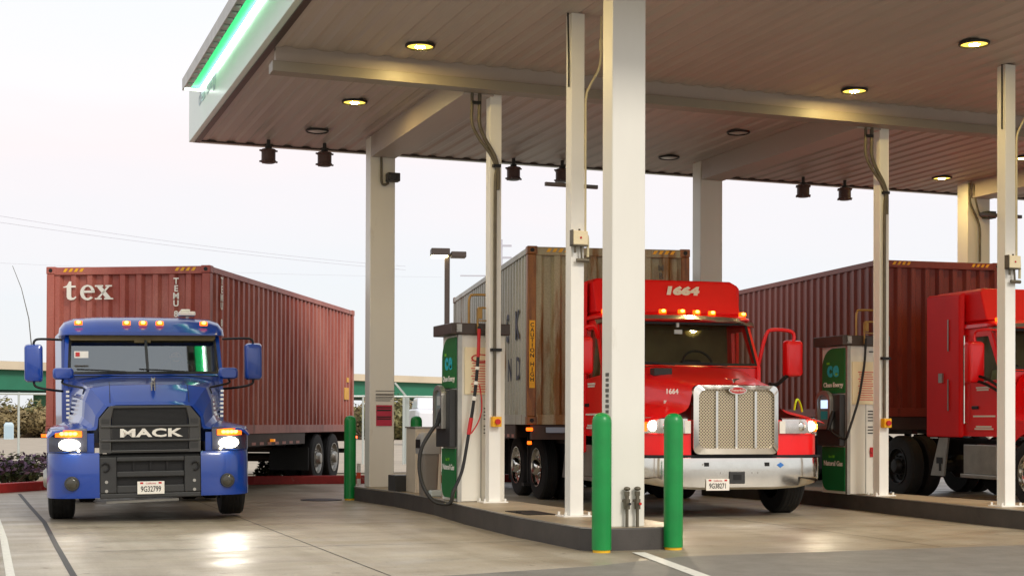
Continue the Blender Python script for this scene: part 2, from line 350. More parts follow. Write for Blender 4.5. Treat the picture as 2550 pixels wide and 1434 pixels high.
# ------------------------------------------------------------------ ground
def sheet(name, poly, z, m, kind='structure'):
    b = MB(); b.add([(x,y,z) for x,y in poly], [tuple(range(len(poly)))])
    return tag(b.build(name, m), kind=kind)
sheet('ground', [(-700,-60),(700,-60),(700,1500),(-700,1500)], 0, M['dirt'])
sheet('concrete_apron', [(-12,-30),(60,-30),(60,27.9),(1.1,27.9),(.3,25.95),(-12,25.5)], .004, M['conc'])
ab = [(2.2,10.6),(3.5,11.05),(5.0,11.4),(6.1,11.95),(8.8,11.97),(12,12.0),(60,12.2)]
sheet('asphalt_drive', [(-12,-29),(59,-29)]+ab[::-1]+[(-12,9.0)], .008, M['asph'])
b = MB()
def strip(b, pts, w, z):
    for i in range(len(pts)-1):
        p = Vector((*pts[i],z)); q = Vector((*pts[i+1],z)); n = (q-p).normalized().cross(Vector((0,0,1)))*w/2
        b.quad(p-n, q-n, q+n, p+n)
strip(b, [(5.88,12.42),(5.46,10.3),(5.1,8.5)], .13, .012)
tag(b.build('white_line', M['line']), 'thin white painted line running across the asphalt from the green bollard', 'road marking', kind='structure')
b = MB(); strip(b, [(.60,25.6),(.66,21.6),(.72,18.4),(.70,15),(.69,9)], .055, .007)
strip(b, [(1,25.2),(40,24.6)], .02, .0065); strip(b, [(.7,18.9),(5.3,18.6)], .012, .0065); strip(b, [(6.6,14.9),(11.3,14.6)], .012, .0065); strip(b, [(.7,14.2),(5.4,14.0)], .012, .0065); strip(b, [(3.1,11.2),(3.15,25)], .012, .0065); strip(b, [(9.1,12.1),(9.15,25)], .012, .0065); strip(b, [(6.7,18.6),(11.6,18.4)], .012, .0065)
tag(b.build('pavement_joint', M['seam']), kind='structure')
b = MB(); b.prism([(-6,9),(.14,9),(.12,19.5),(.05,25.4),(-6,25.3)], lambda x,y:(x,y,.0), lambda x,y:(x,y,.10))
tag(b.build('pavement', M['kerbl'], bevel=.02), kind='structure')
b = MB(); strip(b, [(.22,9),(.22,16),(.18,19.6)], .07, .0085)
tag(b.build('painted_edge_line', M['line']), kind='structure')
# red kerb along the back of the lot
kp = [(-9,25.55),(-3,25.75),(.2,25.95),(1.0,26.9),(1.6,27.9),(5,28.3),(9,28.0),(60,27.6)]
b = MB()
for i in range(len(kp)-1):
    p = Vector((*kp[i],.08)); q = Vector((*kp[i+1],.08)); b.bar(p, q, .16, .17)
tag(b.build('red_kerb', M['redk'], bevel=.015), kind='structure')
sheet('gravel_lot', [(-60,33.5),(120,33.5),(190,135),(-110,135)], .02, M['lot'])
b = MB(); b.box(3.36,3.9,23.0,23.25,.0,.009)
cvr = at_z(800,1245); b.v = []; b.f = []; b.m = []; b.cyl((cvr.x,cvr.y,.004),(cvr.x,cvr.y,.014),.33,20)
tag(b.build('drain_cover', M['dark']), 'round dark drain cover set in the concrete beside the far end of the island', 'drain cover')

# ------------------------------------------------------------------ islands
def island(name, left, right, hk=.22):
    b = MB(); t = MB(); poly = left+right[::-1]
    b.prism(poly, lambda x,y:(x,y,-.02), lambda x,y:(x,y,hk))
    o = tag(b.build(name, [M['kerbc']], bevel=.012), kind='structure')
    c = Vector((sum(p[0] for p in poly)/len(poly), sum(p[1] for p in poly)/len(poly)))
    ins = [tuple(Vector(p)+(c-Vector(p)).normalized()*.03) for p in poly]
    t.prism(ins, lambda x,y:(x,y,hk-.05), lambda x,y:(x,y,hk+.004))
    t.build('island_top', M['isl'], o)
    e = MB()
    for i in range(len(left)-1):
        p = Vector((left[i][0]+.012,left[i][1],hk+.004)); q = Vector((left[i+1][0]+.012,left[i+1][1],hk+.004)); e.bar(p, q, .03, .012)
    e.build('edge_strip', M['alum'], o)
    return o
island('fuel_island', [(5.49,22.0),(5.66,20.3),(5.66,18.3),(5.5,16.5),(5.42,14.6),(5.46,12.86),(5.55,12.72)], [(6.60,22.0),(6.46,20.3),(6.46,18),(6.55,16.2),(6.62,14.6),(6.58,12.86),(6.40,12.70)])
island('fuel_island', [(11.6,22.0),(11.78,20.3),(11.80,18.3),(11.62,16.5),(11.5,14.6),(11.5,12.86),(11.6,12.6)], [(12.7,22.0),(12.5,20.3),(12.5,18),(12.6,16.2),(12.7,14.6),(12.68,12.86),(12.5,12.6)])

# ------------------------------------------------------------------ canopy
ZS, XL, YF, YN, XR = 5.694, 3.12, 23.1, 11.4, 31.0
can = empty('canopy', (0,0,0), 0, 'large white fuel station canopy with ribbed metal soffit and green edge lighting', 'canopy')
b = MB(); x = XL+.06; per = .305; prof = []
while x < XR:
    prof += [(x,ZS),(x+.13,ZS),(x+.18,ZS+.02),(x+.255,ZS+.02)]; x += per
secs = [[(px,y,pz) for px,pz in prof] for y in (YN,YF-.05)]
b.loft(secs, closed=False); b.box(XL, XR, YN, YF, ZS+.06, ZS+.12)
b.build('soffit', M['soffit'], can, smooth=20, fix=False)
b = MB(); b.box(XL-.06,XL+.02,YN,YF+.06,ZS-.02,ZS+.86); b.box(XL+.02,XR,YF-.02,YF+.06,ZS-.02,ZS+.86); b.box(XL+.02,XR,YN-.08,YN,ZS-.02,ZS+.86)
b.build('fascia', M['fascia'], can, bevel=.008)
b = MB(); b.box(XL+.02,XL+.10,YN,YF-.02,ZS-.035,ZS+.03); b.box(XL+.1,XR,YF-.08,YF-.02,ZS-.02,ZS+.03)
b.build('edge_trim', M['bronze'], can)
# green light tray along the fascia
YT = 21.65
tray = MB(); x0, x1, z0, z1 = XL-.35, XL-.062, 6.17, 6.34
tray.box(x0,x0+.02,YN,YT+.10,z0,z1); tray.box(x0+.02,x1,YN,YT+.10,z1-.02,z1); tray.box(x0+.02,x1,YT+.08,YT+.10,z0,z1-.02)
ty = tray.build('light_tray', M['alum'], can)
b = MB(); b.box(x0+.021,x1-.16,YN,YT+.079,z0+.05,z0+.07)
b.build('lining', M['dplast'], ty)
y = YN+.1
while y < YT: b = MB(); b.box(x0+.03,x0+.11,y,y+.16,z0+.02,z0+.049); b.build('louvre', M['alum'], ty); y += .30
b = MB(); b.box(x1-.16,x1-.03,YN,YT+.075,z0+.055,z0+.075)
b.build('glow_panel', M['greenglow'], ty)
b = MB(); b.box(x1-.034,x1-.004,YN,YT+.07,z0+.01,z0+.04); b.box(x0+.03,x1-.04,YT+.045,YT+.07,z0+.008,z0+.03)
b.build('led_strip', M['led'], ty)
for k,(yy,h) in enumerate(((22.3,.42),(20.6,.3))):
    pass
text('fascia_lettering', 'clean energy', .34, (XL-.063, 21.2, ZS+.42), (0,-1,0), (0,0,1), mat('fascia letter grey', (.66,.73,.76), .4), can, width=1.0)
# beams
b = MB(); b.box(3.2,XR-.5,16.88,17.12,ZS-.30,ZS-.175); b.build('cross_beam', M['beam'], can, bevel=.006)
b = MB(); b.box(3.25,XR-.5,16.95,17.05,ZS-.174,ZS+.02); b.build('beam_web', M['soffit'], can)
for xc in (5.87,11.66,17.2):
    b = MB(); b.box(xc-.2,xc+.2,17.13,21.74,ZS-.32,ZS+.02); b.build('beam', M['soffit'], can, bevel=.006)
def column(x0, x1, y0, y1, zt):
    b = MB(); b.box(x0,x1,y0,y1,.222,zt)
    o = b.build('column', M['white'], can, bevel=.012)
    return o
cn = column(5.775,6.135,12.82,13.06,ZS+.02)
cf = column(5.67,6.07,21.76,22.06,ZS+.02)
c3 = column(11.45,11.87,21.76,22.06,ZS+.02)
c4 = column(16.94,17.44,21.76,22.06,ZS+.02)
# pieces on the far column: notices
b = MB(); p0 = at_y(937,1008,21.75); p1 = at_y(976,1060,21.75); b.box(p0.x,p1.x,21.745,21.758,p1.z,p0.z)
nb = b.build('notice', M['crimson'], cf)
b = MB()
for yy,hh in ((1013,3),(1019,4),(1036,3),(1041,3)):
    a = at_y(939,yy,21.74); c = at_y(974,yy+hh,21.74); b.box(a.x,c.x,21.741,21.746,c.z,a.z)
b.build('notice_print', M['inkd'], nb)
b = MB()
for yy,hh,e in ((972,2,984),(980,4,980),(987,2,980),(991,2,976),(996,2,972)):
    a = at_y(936,yy,21.75); c = at_y(e,yy+hh,21.75); b.box(a.x,c.x,21.752,21.762,c.z,a.z)
b.build('printed_text', M['ink'], cf)
# vertical stencilled row on the near column's narrow side
b = MB()
for k in range(9):
    z = 1.72-k*.052; b.box(5.768,5.776,12.89,12.95,z-.018,z+.012) if k%3 else b.box(5.768,5.776,12.885,12.955,z-.02,z+.014)
b.build('printed_text', M['ink'], cn)
# valve fittings at the near column foot
for px in (1558,1584):
    q = at_y(px,1300,12.80); b = MB(); x = q.x; y = 12.77
    b.cyl((x,y,.226),(x,y,.40),.016,10); b.cyl((x,y,.40),(x,y,.50),.030,12); b.cyl((x,y,.50),(x,y,.53),.02,10); b.cyl((x,y,.53),(x,y,.575),.026,6)
    b.sphere((x,y,.60),(.034,.034,.022),12); b.cyl((x,y-.028,.455),(x+.0,y-.06,.455),.012,8); b.box(x-.028,x+.028,y+.0,y+.05,.47,.495)
    v = empty('valve', (0,0,0), 0, 'grey pipe valve on the big white column foot, the %s of the pair' % ('one nearer the bollard with a white sleeve side' if 0 else ('left one' if px==1558 else 'right one')), 'valve', 'pipe valves on the front column')
    b.build('valve_body', M['pipe'], v, smooth=40)
    h = MB(); h.cyl((x,y-.062,.455),(x,y-.072,.455),.014,8); h.build('handle', M['dark'] if px==1558 else M['redb'], v)
# conduits on far columns
def conduit(pts, r, m, name, parent, label=None): 
    b = MB(); b.tube(pts, r, 8); return b.build(name, m, parent, smooth=60)
def spl(pts, n=6):
    P = [Vector(p) for p in pts]; out = []
    for i in range(len(P)-1):
        a = P[max(i-1,0)]; b_ = P[i]; c = P[i+1]; d = P[min(i+2,len(P)-1)]
        for k in range(n):
            t = k/n; out.append(.5*((2*b_)+(-a+c)*t+(2*a-5*b_+4*c-d)*t*t+(-a+3*b_-3*c+d)*t**3))
    return out+[P[-1]]
conduit(spl([at_y(936,350,21.7),at_y(938,362,21.7),at_y(949,385,21.7),at_y(950,450,21.7),at_y(958,460,21.7),at_y(968,455,21.7)]), .02, M['pipe'], 'conduit', cf)
conduit(spl([at_y(2414,456,21.7),at_y(2416,505,21.7),at_y(2438,560,21.7),at_y(2440,612,21.7),at_y(2440,652,21.7)]), .022, M['pipe'], 'conduit', c4)
conduit(spl([at_y(2424,458,21.65),at_y(2430,500,21.65),at_y(2440,535,21.65),at_y(2452,541,21.65)]), .018, M['pipe'], 'conduit', c4)
def seccam(px, py, y, lab):
    q = at_y(px,py,y); b = MB(); b.box(q.x-.10,q.x+.10,y-.16,y+.0,q.z-.06,q.z+.07); b.cyl((q.x-.04,y-.16,q.z),(q.x-.04,y-.22,q.z),.055,14)
    t = tag(empty('horn_speaker', (0,0,0)), lab, 'speaker'); b.build('speaker_body', M['dplast'], t, bevel=.01)
    b = MB(); b.box(q.x-.03,q.x+.03,y-.005,y+.06,q.z-.03,q.z+.03); b.build('bracket', M['dark'], t)
seccam(975,445,21.70,'small dark box speaker on the white column behind the pump with the big hose loop')
seccam(2456,538,21.70,'small dark box speaker on the white column above the brown container')

# ceiling lamps
def ceil_lamp(x, y, lit, lab):
    t = empty('ceiling_light', (x,y,ZS), 0, lab, 'ceiling light', 'square lamps in the canopy soffit')
    b = MB(); b.lathe((0,0,-.03), (0,0,1), [(.001,.026),(.160,.028),(.178,.028),(.178,.008),(.170,0),(.156,.0),(.156,.020)], 28, caps=False); b.build('housing', M['dplast'], t, smooth=40)
    b = MB(); b.lathe((0,0,-.016), (0,0,1), [(.062,-.0105),(.11,-.007),(.155,.004)], 28, caps=False); ln = b.build('lens', M['lamprim'] if lit else M['lampoff'], t, smooth=60)
    b = MB(); b.lathe((0,0,-.016), (0,0,1), [(.001,-.012),(.03,-.0118),(.062,-.0105)], 28, caps=False); b.build('bulb' if lit else 'lens_centre', M['lamp'] if lit else M['lampoff'], ln, smooth=60)
for x,y,lit,lab in [(4.83,16.25,1,'glowing ceiling lamp above the left lane, nearer than the white cross beam'),
    (4.83,19.43,1,'glowing ceiling lamp beyond the cross beam, above the pump with the big hose loop'),
    (4.78,21.58,0,'unlit ceiling lamp near the two hanging floodlights at the green-lit canopy corner'),
    (10.85,13.82,1,'brightest glowing ceiling lamp, at the upper right of the canopy'),
    (10.9,16.35,1,'glowing ceiling lamp right above the twin dark conduits of the second pump'),
    (10.83,19.36,0,'unlit ceiling lamp beside the sloping beam of the middle rear column'),
    (10.77,21.6,0,'unlit ceiling lamp just behind the big front column near the far edge'),
    (16.26,21.61,1,'small glowing ceiling lamp near the rear edge above the brown container'),
    (16.28,19.49,1,'glowing ceiling lamp cut off by the right border of the photo'),
    (4.83,13.4,1,'unseen ceiling lamp added to light the left lane near the front edge of the canopy'),  # these last three lamps are unseen, added to light the ground
    (16.28,13.8,1,'unseen ceiling lamp added to light the right lane near the front edge'),(16.28,16.4,1,'unseen ceiling lamp added to light the right lane beside the cross beam')]:
    ceil_lamp(x,y,lit,lab)
# hanging floodlights
def flood(x, y, lab, z=-.0):
    t = empty('hanging_floodlight', (x,y,ZS), 0, lab, 'floodlight', 'dark floodlights hanging along the rear canopy edge')
    b = MB(); b.cyl((0,0,0),(0,0,-.10),.03,10); b.cyl((0,0,-.10),(0,0,-.135),.055,12); b.build('stem', M['dplast'], t)
    b = MB(); b.lathe((0,0,-.36), (0,0,1), [(.105,0),(.125,.01),(.125,.03),(.112,.04),(.112,.17),(.125,.18),(.125,.20),(.10,.215),(.06,.225)], 20)
    for k in range(6):
        a = k*math.pi/3; 
        for zz in (-.345,-.17): b.box(math.cos(a)*.13-.014,math.cos(a)*.13+.014,math.sin(a)*.13-.014,math.sin(a)*.13+.014,zz-.012,zz+.012)
    b.build('lamp_housing', mat('floodlight brown', (.21,.15,.14), .5, var=.2, vscale=9) if 'fl' not in M else M['fl'], t, smooth=40)
    b = MB(); b.cyl((0,0,-.366),(0,0,-.361),.095,18); b.build('lens', M['lampoff'] if 0 else M['dplast'], t)
M['fl'] = mat('floodlight brown', (.33,.24,.22), .5, var=.2, vscale=9)
for x,y,lab in [(4.23,22.62,'dark hanging floodlight closest to the green-lit canopy corner'),(5.12,22.56,'dark hanging floodlight between the corner one and the rear white column'),
    (8.4,22.7,'dark hanging floodlight just right of the pole with the big conduit bend'),(9.24,22.58,'dark hanging floodlight partly behind the pole above the thin crossbar'),
    (13.92,22.5,'dark hanging floodlight above the brown container, the left one'),(14.81,22.52,'dark hanging floodlight above the brown container, the one nearer its corner')]: flood(x,y,lab)

# ------------------------------------------------------------------ bollards
def bollard(x, y, lab, base=True, z0=0):
    t = empty('bollard', (x,y,z0), 0, lab, 'bollard', 'green bollards at the ends of the fuel island')
    b = MB(); b.lathe((0,0,.0), (0,0,1), [(.094,.03),(.094,1.24),(.092,1.27),(.083,1.30),(.064,1.322),(.036,1.336),(.004,1.34)], 28)
    b.build('sleeve', M['greenp'], t, smooth=50)
    b = MB(); b.cyl((0,0,-.02),(0,0,.035),.085,24); b.build('base_pipe', M['ygreen'], t)
bollard(5.575,12.6,'bright green bollard in front of the big white column, left of it')
bollard(6.37,12.66,'bright green bollard covering the red truck grille edge, right of the big column')
bollard(5.47,22.2,'dark green bollard at the far island corner beside the red container')
bollard(6.62,22.4,'dark green bollard half hidden behind the rear column and beige cabinet')

# ------------------------------------------------------------------ posts
def post(x, y, w, lab, ztop=ZS):
    t = empty('conduit_post', (x,y,.224), 0, lab, 'post', 'white posts standing on the fuel islands')
    b = MB(); h = w/2; zt = ztop-.224
    b.box(-h,h,-h,-h+.012,.012,zt); b.box(-h,h,h-.012,h,.012,zt); b.box(-.006,.006,-h+.012,h-.012,.012,zt) if 0 else b.box(-h+.004,h-.004,-h+.012,h-.012,.012,zt)
    b.build('shaft', M['postw'], t, bevel=.006)
    b = MB(); b.box(-h-.09,h+.09,-h-.05,h+.05,0,.014)
    for sx in (-1,1):
        for sy in (-1,1): b.cyl((sx*(h+.06),sy*(h+.02),.014),(sx*(h+.06),sy*(h+.02),.05),.014,6)
    b.build('base_plate', M['postw'], t)
    return t
def rel(t, p): return Vector(p)-t.location
P1 = post(6.11,17.24,.155,'white post in front of the pump with the hose loop, dark conduit running down it')
P2 = post(6.06,14.44,.155,'white post with a junction box between the pump and the big front column')
P3 = post(11.94,17.24,.155,'white post with a brown conduit in front of the second pump')
P4 = post(11.93,14.58,.155,'white post in front of the cab door of the truck at the right border')
def post_conduit(P, px):
    y = P.location.y-.095
    c = [at_y(px-58,184,17.3) if 0 else None]
    return y
for P, ox in ((P1,0),(P3,975)):
    yb = P.location.y; X = P.location.x; f = yb-.105
    for dx in (0,.10):
        pts = [(X-.33+dx,f,ZS-.005),(X-.33+dx,f,ZS-.45),(X-.33+dx,f,ZS-.68),(X-.24+dx*.8,f,ZS-.86),(X-.08+dx*.45,f,ZS-1.06),(X+.0+dx*.2,f,ZS-1.24),(X+.0+dx*.2,f,ZS-1.5)]
        if dx == 0: pts = pts[:-1]+[(X-.015,f,ZS-1.5),(X-.015,f,2.6),(X-.015,f,1.32)]
        b = MB(); b.tube([rel(P,p) for p in spl(pts,6)], .026 if dx else .022, 8); b.build('conduit', M['pipe'], P, smooth=60)
    for z,wd in ((ZS-1.2,.05),(2.16,.07),(ZS-.42,.06)):
        xx = X if z != ZS-.42 else X-.28; b = MB()
        b.box(xx-wd,xx+wd,f-.035,f+.022,z-.018,z+.018); b.v = [tuple(rel(P,v)) for v in b.v]; b.build('pipe_clamp', M['dark'], P)
    b = MB(); z = 1.25; b.box(X-.06,X+.06,f-.07,f+.026,z-.065,z+.065); b.v = [tuple(rel(P,v)) for v in b.v]; st = b.build('stop_box', M['yel'], P, bevel=.008)
    b = MB(); b.cyl((X,f-.07,z),(X,f-.10,z),.036,14); b.v = [tuple(rel(P,v)) for v in b.v]; b.build('stop_button', M['redb'], st)
for P, px in ((P2,1440),(P4,2517)):
    X, yb = P.location.x, P.location.y; f = yb-.08
    b = MB(); z = 3.24; b.box(X-.085,X+.085,f-.09,f-.0,z-.075,z+.075); b.v = [tuple(rel(P,v)) for v in b.v]; jb = b.build('junction_box', M['paper'], P, bevel=.008)
    b = MB(); b.cyl((X,f-.09,z),(X,f-.096,z),.012,8); b.v = [tuple(rel(P,v)) for v in b.v]; b.build('screw', M['redb'], jb)
    b = MB(); b.box(X-.095,X-.086,f-.085,f-.005,z-.085,z+.085); b.box(X-.095,X+.09,f-.085,f-.005,z-.088,z-.077); b.cyl((X-.05,f-.045,z-.09),(X-.05,f-.045,z-.16),.014,8); b.cyl((X+.02,f-.045,z-.09),(X+.03,f-.045,z-.24),.012,8)
    b.cyl((X-.03,f-.045,z-.24),(X+.11,f-.045,z-.24),.022,8); b.cyl((X,f-.045,z+.076),(X,f-.045,z+.1),.012,8)
    b.v = [tuple(rel(P,v)) for v in b.v]; b.build('pipe_fitting', M['pipe'], P)
    b = MB(); b.tube([rel(P,p) for p in spl([(X+.10,f-.045,z-.20),(X+.10,f-.045,z),(X+.09,f-.03,z+.04)],4)], .016, 8); b.build('cable', M['conduit'], P, smooth=60)
    b = MB(); b.tube([rel(P,p) for p in spl([(X+.27,f,ZS-.005),(X+.27,f,ZS-.42),(X+.24,f,ZS-.60),(X+.14,f,ZS-.78),(X+.095,f,ZS-.92),(X+.09,f,ZS-1.3),(X+.09,f,3.3)],6)], .013, 8)
    b.cyl(rel(P,(X+.27,f,ZS-.26)), rel(P,(X+.27,f,ZS-.38)), .022, 8); b.build('cable', M['conduit'], P, smooth=60)
    b = MB(); b.tube([rel(P,(X-.115,f+.02,ZS-.005)),rel(P,(X-.09,f+.05,ZS-.5)),rel(P,(X-.09,f+.05,ZS-.8))], .010, 6); b.build('conduit', M['dark'], P)
    b = MB(); b.box(X-.31,X+.31,yb+.08,yb+.12,ZS-1.87,ZS-1.83); b.v = [tuple(rel(P,v)) for v in b.v]; b.build('crossbar', M['bronze'], P)

# ------------------------------------------------------------------ dispensers
def dispenser(x0, x1, y0, y1, lab, big):
    t = empty('fuel_dispenser', ((x0+x1)/2,(y0+y1)/2,.224), 0, lab, 'fuel dispenser', 'gas dispensers on the islands')
    O = t.location.copy()
    def P(b): b.v = [tuple(Vector(v)-O) for v in b.v]; return b
    ZT = 2.36
    b = MB(); b.box(x0,x1,y0,y1,.23,ZT); body = P(b).build('cabinet', M['steel'] if 0 else M['white'], t, bevel=.008)
    b = MB(); b.box(x0-.012,x0+.012+.03,y0-.012,y0+.035,.226,ZT-.005); b.box(x1-.20,x1-.19,y0-.006,y0+.0,.3,2.2); b.box(x0+.30,x0+.312,y0-.006,y0,.24,1.55); P(b).build('panel_trim', M['alum'], t)
    b = MB(); b.box(x0-.12,x1+.05,y0-.06,y1+.06,ZT+.002,ZT+.145); hd = P(b).build('header', M['bronze'], t, bevel=.01)
    b = MB(); b.cyl((x0-.02,y0-.06,ZT+.08),(x0-.02,y0-.09,ZT+.08),.035,10); b.box(x0-.05,x0+.02,y0-.075,y0-.061,ZT+.03,ZT+.13); P(b).build('header_lamp', M['alum'], hd)
    # green panel on the lane side
    g0, g1 = y0+.04, y1-.04; n = 8; arc = [(g0,1.70)]+[(g0,2.02)]+[(g0,2.33)]
    poly = [(g0,1.68),(g0,2.33)]+[(g1-.28+.28*math.sin(a*math.pi/2/n), 2.05+.28*math.cos(a*math.pi/2/n)) for a in range(n+1)]+[(g1,1.68)]
    b = MB(); b.prism(poly, lambda y,z:(x0-.006,y,z), lambda y,z:(x0-.026,y,z)); gp = P(b).build('logo_panel', M['green2'], t)
    b = MB(); poly = [(g0,.27),(g0,.90),(g1,.90),(g1,.42)]+[(g1-.15+.15*math.cos(a*math.pi/2/n), .42-.15*math.sin(a*math.pi/2/n)) for a in range(1,n+1)]
    b.prism(poly, lambda y,z:(x0-.006,y,z), lambda y,z:(x0-.026,y,z)); lp = P(b).build('lower_panel', M['green2'], t)
    yc = (g0+g1)/2; xd = (0,-1,0); zd = (0,0,1); f = x0-.028
    text('logo_letter', 'c', .30, Vector((f,yc+.09,2.02))-O, xd, zd, M['teal'], gp, bold=.012); text('logo_letter', 'e', .30, Vector((f,yc-.07,2.02))-O, xd, zd, M['teal'], gp, bold=.012)
    b = MB(); b.box(f-.002,f+.002,yc+.10,yc+.17,2.10,2.13); b.box(f-.002,f+.002,yc-.12,yc-.05,1.94,1.97); P(b).build('logo_accent', M['lime'], gp)
    text('logo_name', 'Clean Energy', .095, Vector((f,yc,1.80))-O, xd, zd, M['letter'], gp, bold=.002)
    text('panel_name', 'Natural Gas', .10, Vector((f,yc,.66))-O, xd, zd, M['letter'], lp, bold=.002); text('panel_name', 'fast fill', .06, Vector((f,yc+.04,.76))-O, xd, zd, M['lime'], lp)
    # card reader console
    b = MB(); cy0, cy1 = y0+.05, y1-.02
    b.box(x0-.10,x0-.004,cy0,cy1,.92,1.66); con = P(b).build('console', M['dplast'], t, bevel=.01)
    b = MB(); arch = []
    ym = (cy0+cy1)/2+.06; hw = .19
    o = [(ym-hw,1.16)]+[(ym-hw*math.cos(a*math.pi/8), 1.58+.14*math.sin(a*math.pi/8)) for a in range(9)]+[(ym+hw,1.16)]
    i = [(ym-hw+.05,1.20)]+[(ym-(hw-.05)*math.cos(a*math.pi/8), 1.57+.09*math.sin(a*math.pi/8)) for a in range(9)]+[(ym+hw-.05,1.20)]
    b.ring([(x0-.16,y,z) for y,z in o],[(x0-.16,y,z) for y,z in i],(.06,0,0)); P(b).build('console_frame', M['alum'], con, smooth=30)
    b = MB(); b.prism(i, lambda y,z:(x0-.125,y,z), lambda y,z:(x0-.105,y,z)); P(b).build('console_face', mat('console grey', (.50,.54,.54), .4), con)
    b = MB(); b.box(x0-.132,x0-.126,ym-.09,ym+.09,1.46,1.58); P(b).build('display', M['screen'] if not big else M['lampoff'], con)
    b = MB(); b.box(x0-.132,x0-.126,ym-.09,ym+.09,1.30,1.42); P(b).build('keypad', M['teal'] if not big else M['alum'], con)
    # sign and print on the front
    b = MB(); b.box(x0+.08,x0+.44,y0-.024,y0-.002,1.60,2.20) if big else b.box(x0+.07,x0+.46,y0-.024,y0-.002,1.52,2.13); sg = P(b).build('instruction_sign', M['paper'], t)
    b = MB()
    for k in range(13):
        z = (2.03 if big else 1.98)-k*.033; b.box(x0+.16+.015*(k%3),x0+.43-.02*((k*2)%3),y0-.028,y0-.023,z-.006,z+.006)
    P(b).build('sign_print', M['pink'], sg)
    if big:
        b = MB(); ell = [(x0+.29+.13*math.cos(a*math.pi/12), 2.06+.055*math.sin(a*math.pi/12)) for a in range(24)]; eli = [(x0+.29+.11*math.cos(a*math.pi/12), 2.06+.042*math.sin(a*math.pi/12)) for a in range(24)]
        b.ring([(x,y0-.03,z) for x,z in ell],[(x,y0-.03,z) for x,z in eli],(0,.005,0)); P(b).build('sign_oval', M['redb'], sg)
        b = MB(); b.box(x0+.38,x0+.45,y0-.034,y0-.024,1.72,1.96); P(b).build('sticker', M['blueink'], t)
    b = MB()
    for k in range(8):
        if k != 4: z = 1.42-k*.045; b.box(x0+.34,x0+.44-.02*(k%2),y0-.01,y0-.004,z-.007,z+.007)
    P(b).build('printed_text', M['inkd'], t)
    b = MB(); b.cyl((x0+.40,y0,.85),(x0+.40,y0-.04,.85),.03,12); b.box(x0+.375,x0+.425,y0-.012,y0-.001,.76,.90); P(b).build('push_button', M['redb'], t)
    b = MB(); b.box(x0+.36,x0+.43,y0-.02,y0-.002,2.27,2.285); P(b).build('latch', M['dark'], t)
    b = MB(); b.box(x1-.10,x1-.07,y0-.02,y0-.002,1.35,1.6); P(b).build('vent_slot', M['alum'], t)
    # pipe loop above the header
    xs = x0+.22; ys = y0-.02
    b = MB(); b.tube([p-O for p in spl([(xs-.09,ys,ZT+.14),(xs-.09,ys,ZT+.42),(xs-.075,ys,ZT+.48),(xs-.03,ys,ZT+.51),(xs+.22,ys-.06,ZT+.51)],5)], .016, 8)
    b.tube([p-O for p in spl([(xs+.01,ys-.06,ZT+.02),(xs+.01,ys-.06,ZT+.30),(xs+.05,ys-.06,ZT+.34),(xs+.18,ys-.06,ZT+.34)],5)], .014, 8)
    b.box(*[v for pr in zip((xs+.0-O.x,ys-.09-O.y,ZT+.17-O.z),(xs+.22-O.x,ys-.05-O.y,ZT+.185-O.z)) for v in pr]); b.box(xs-.0-O.x,xs+.06-O.x,ys-.09-O.y,ys-.04-O.y,ZT+.20-O.z,ZT+.33-O.z)
    b.build('pipe_loop', M['brass'], t, smooth=50)
    # hose
    yh = y0-.10
    if big:
        up = [(xs+.02,yh,ZT+.10),(xs+.015,yh,2.2),(xs+.0,yh,1.95),(xs-.02,yh,1.72),(xs-.06,yh-.0,1.42),(xs-.10,yh,1.18),(xs-.15,yh-.02,.92)]
        lo = [(xs-.15,yh-.02,.92),(xs-.22,yh-.05,.62),(xs-.34,yh-.08,.37),(x0-.16,yh-.05,.22),(x0-.33,yh+.05,.24),(x0-.44,yh+.16,.42),(x0-.47,yh+.26,.66),(x0-.42,yh+.33,.90),(x0-.30,yh+.36,1.10),(x0-.19,yh+.36,1.24)]
        allp = spl(up,6)+spl(lo,6)[1:]
    else:
        allp = spl([(xs+.02,yh,ZT+.10),(xs+.0,yh,2.15),(xs-.03,yh,1.95),(xs-.10,yh,1.60),(xs-.18,yh,1.36),(xs-.27,yh,1.12),(x0-.08,yh+.05,1.02),(x0-.17,yh+.2,1.10),(x0-.18,yh+.3,1.2)],7)
    b = MB(); b.tube([p-O for p in allp], .021 if big else .018, 10); hs = b.build('hose', M['blk'], t, smooth=60)
    b = MB(); npt = len(allp)
    if big:
        for k in range(int(npt*.52), int(npt*.97), 1):
            for fr_ in (0,.5):
                p = allp[k].lerp(allp[min(k+1,npt-1)],fr_); d = (allp[min(k+1,npt-1)]-allp[k-1]).normalized(); b.cyl(p-d*.008-O, p+d*.006-O, .025, 10)
        b.build('hose_rings', mat('hose ring grey', (.20,.19,.17), .4, metal=.3), hs)
        for a0,a1,r in ((.30,.36,.027),(.02,.10,.0225)):
            b = MB(); b.tube([p-O for p in allp[int(npt*a0):int(npt*a1)+1]], r, 10); b.build('hose_sleeve', M['redb'], hs)
        b = MB()
        for a in (.14,.19,.235): q = allp[int(npt*a)]; q2 = allp[int(npt*a)+1]; b.cyl(q-O, q2-O, .028, 10)
        b.build('hose_coupling', M['letter'], hs)
        b = MB(); b.tube([p-O for p in spl([(xs+.03,yh,1.72),(xs+.06,yh,1.5),(xs+.05,yh,1.35),(xs-.0,yh,1.22),(xs-.08,yh,1.1)],5)], .009, 6); b.build('tether', M['redb'], hs)
    q = allp[-1]; b = MB(); b.tube([q-O, q+Vector((.03,0,.10))-O, q+Vector((.07,-.01,.22))-O], [.03,.036,.026], 10); b.cyl(q-Vector((.02,0,.05))-O, q-O, .026, 10)
    b.build('nozzle', M['dark'], t, smooth=40)
    return t
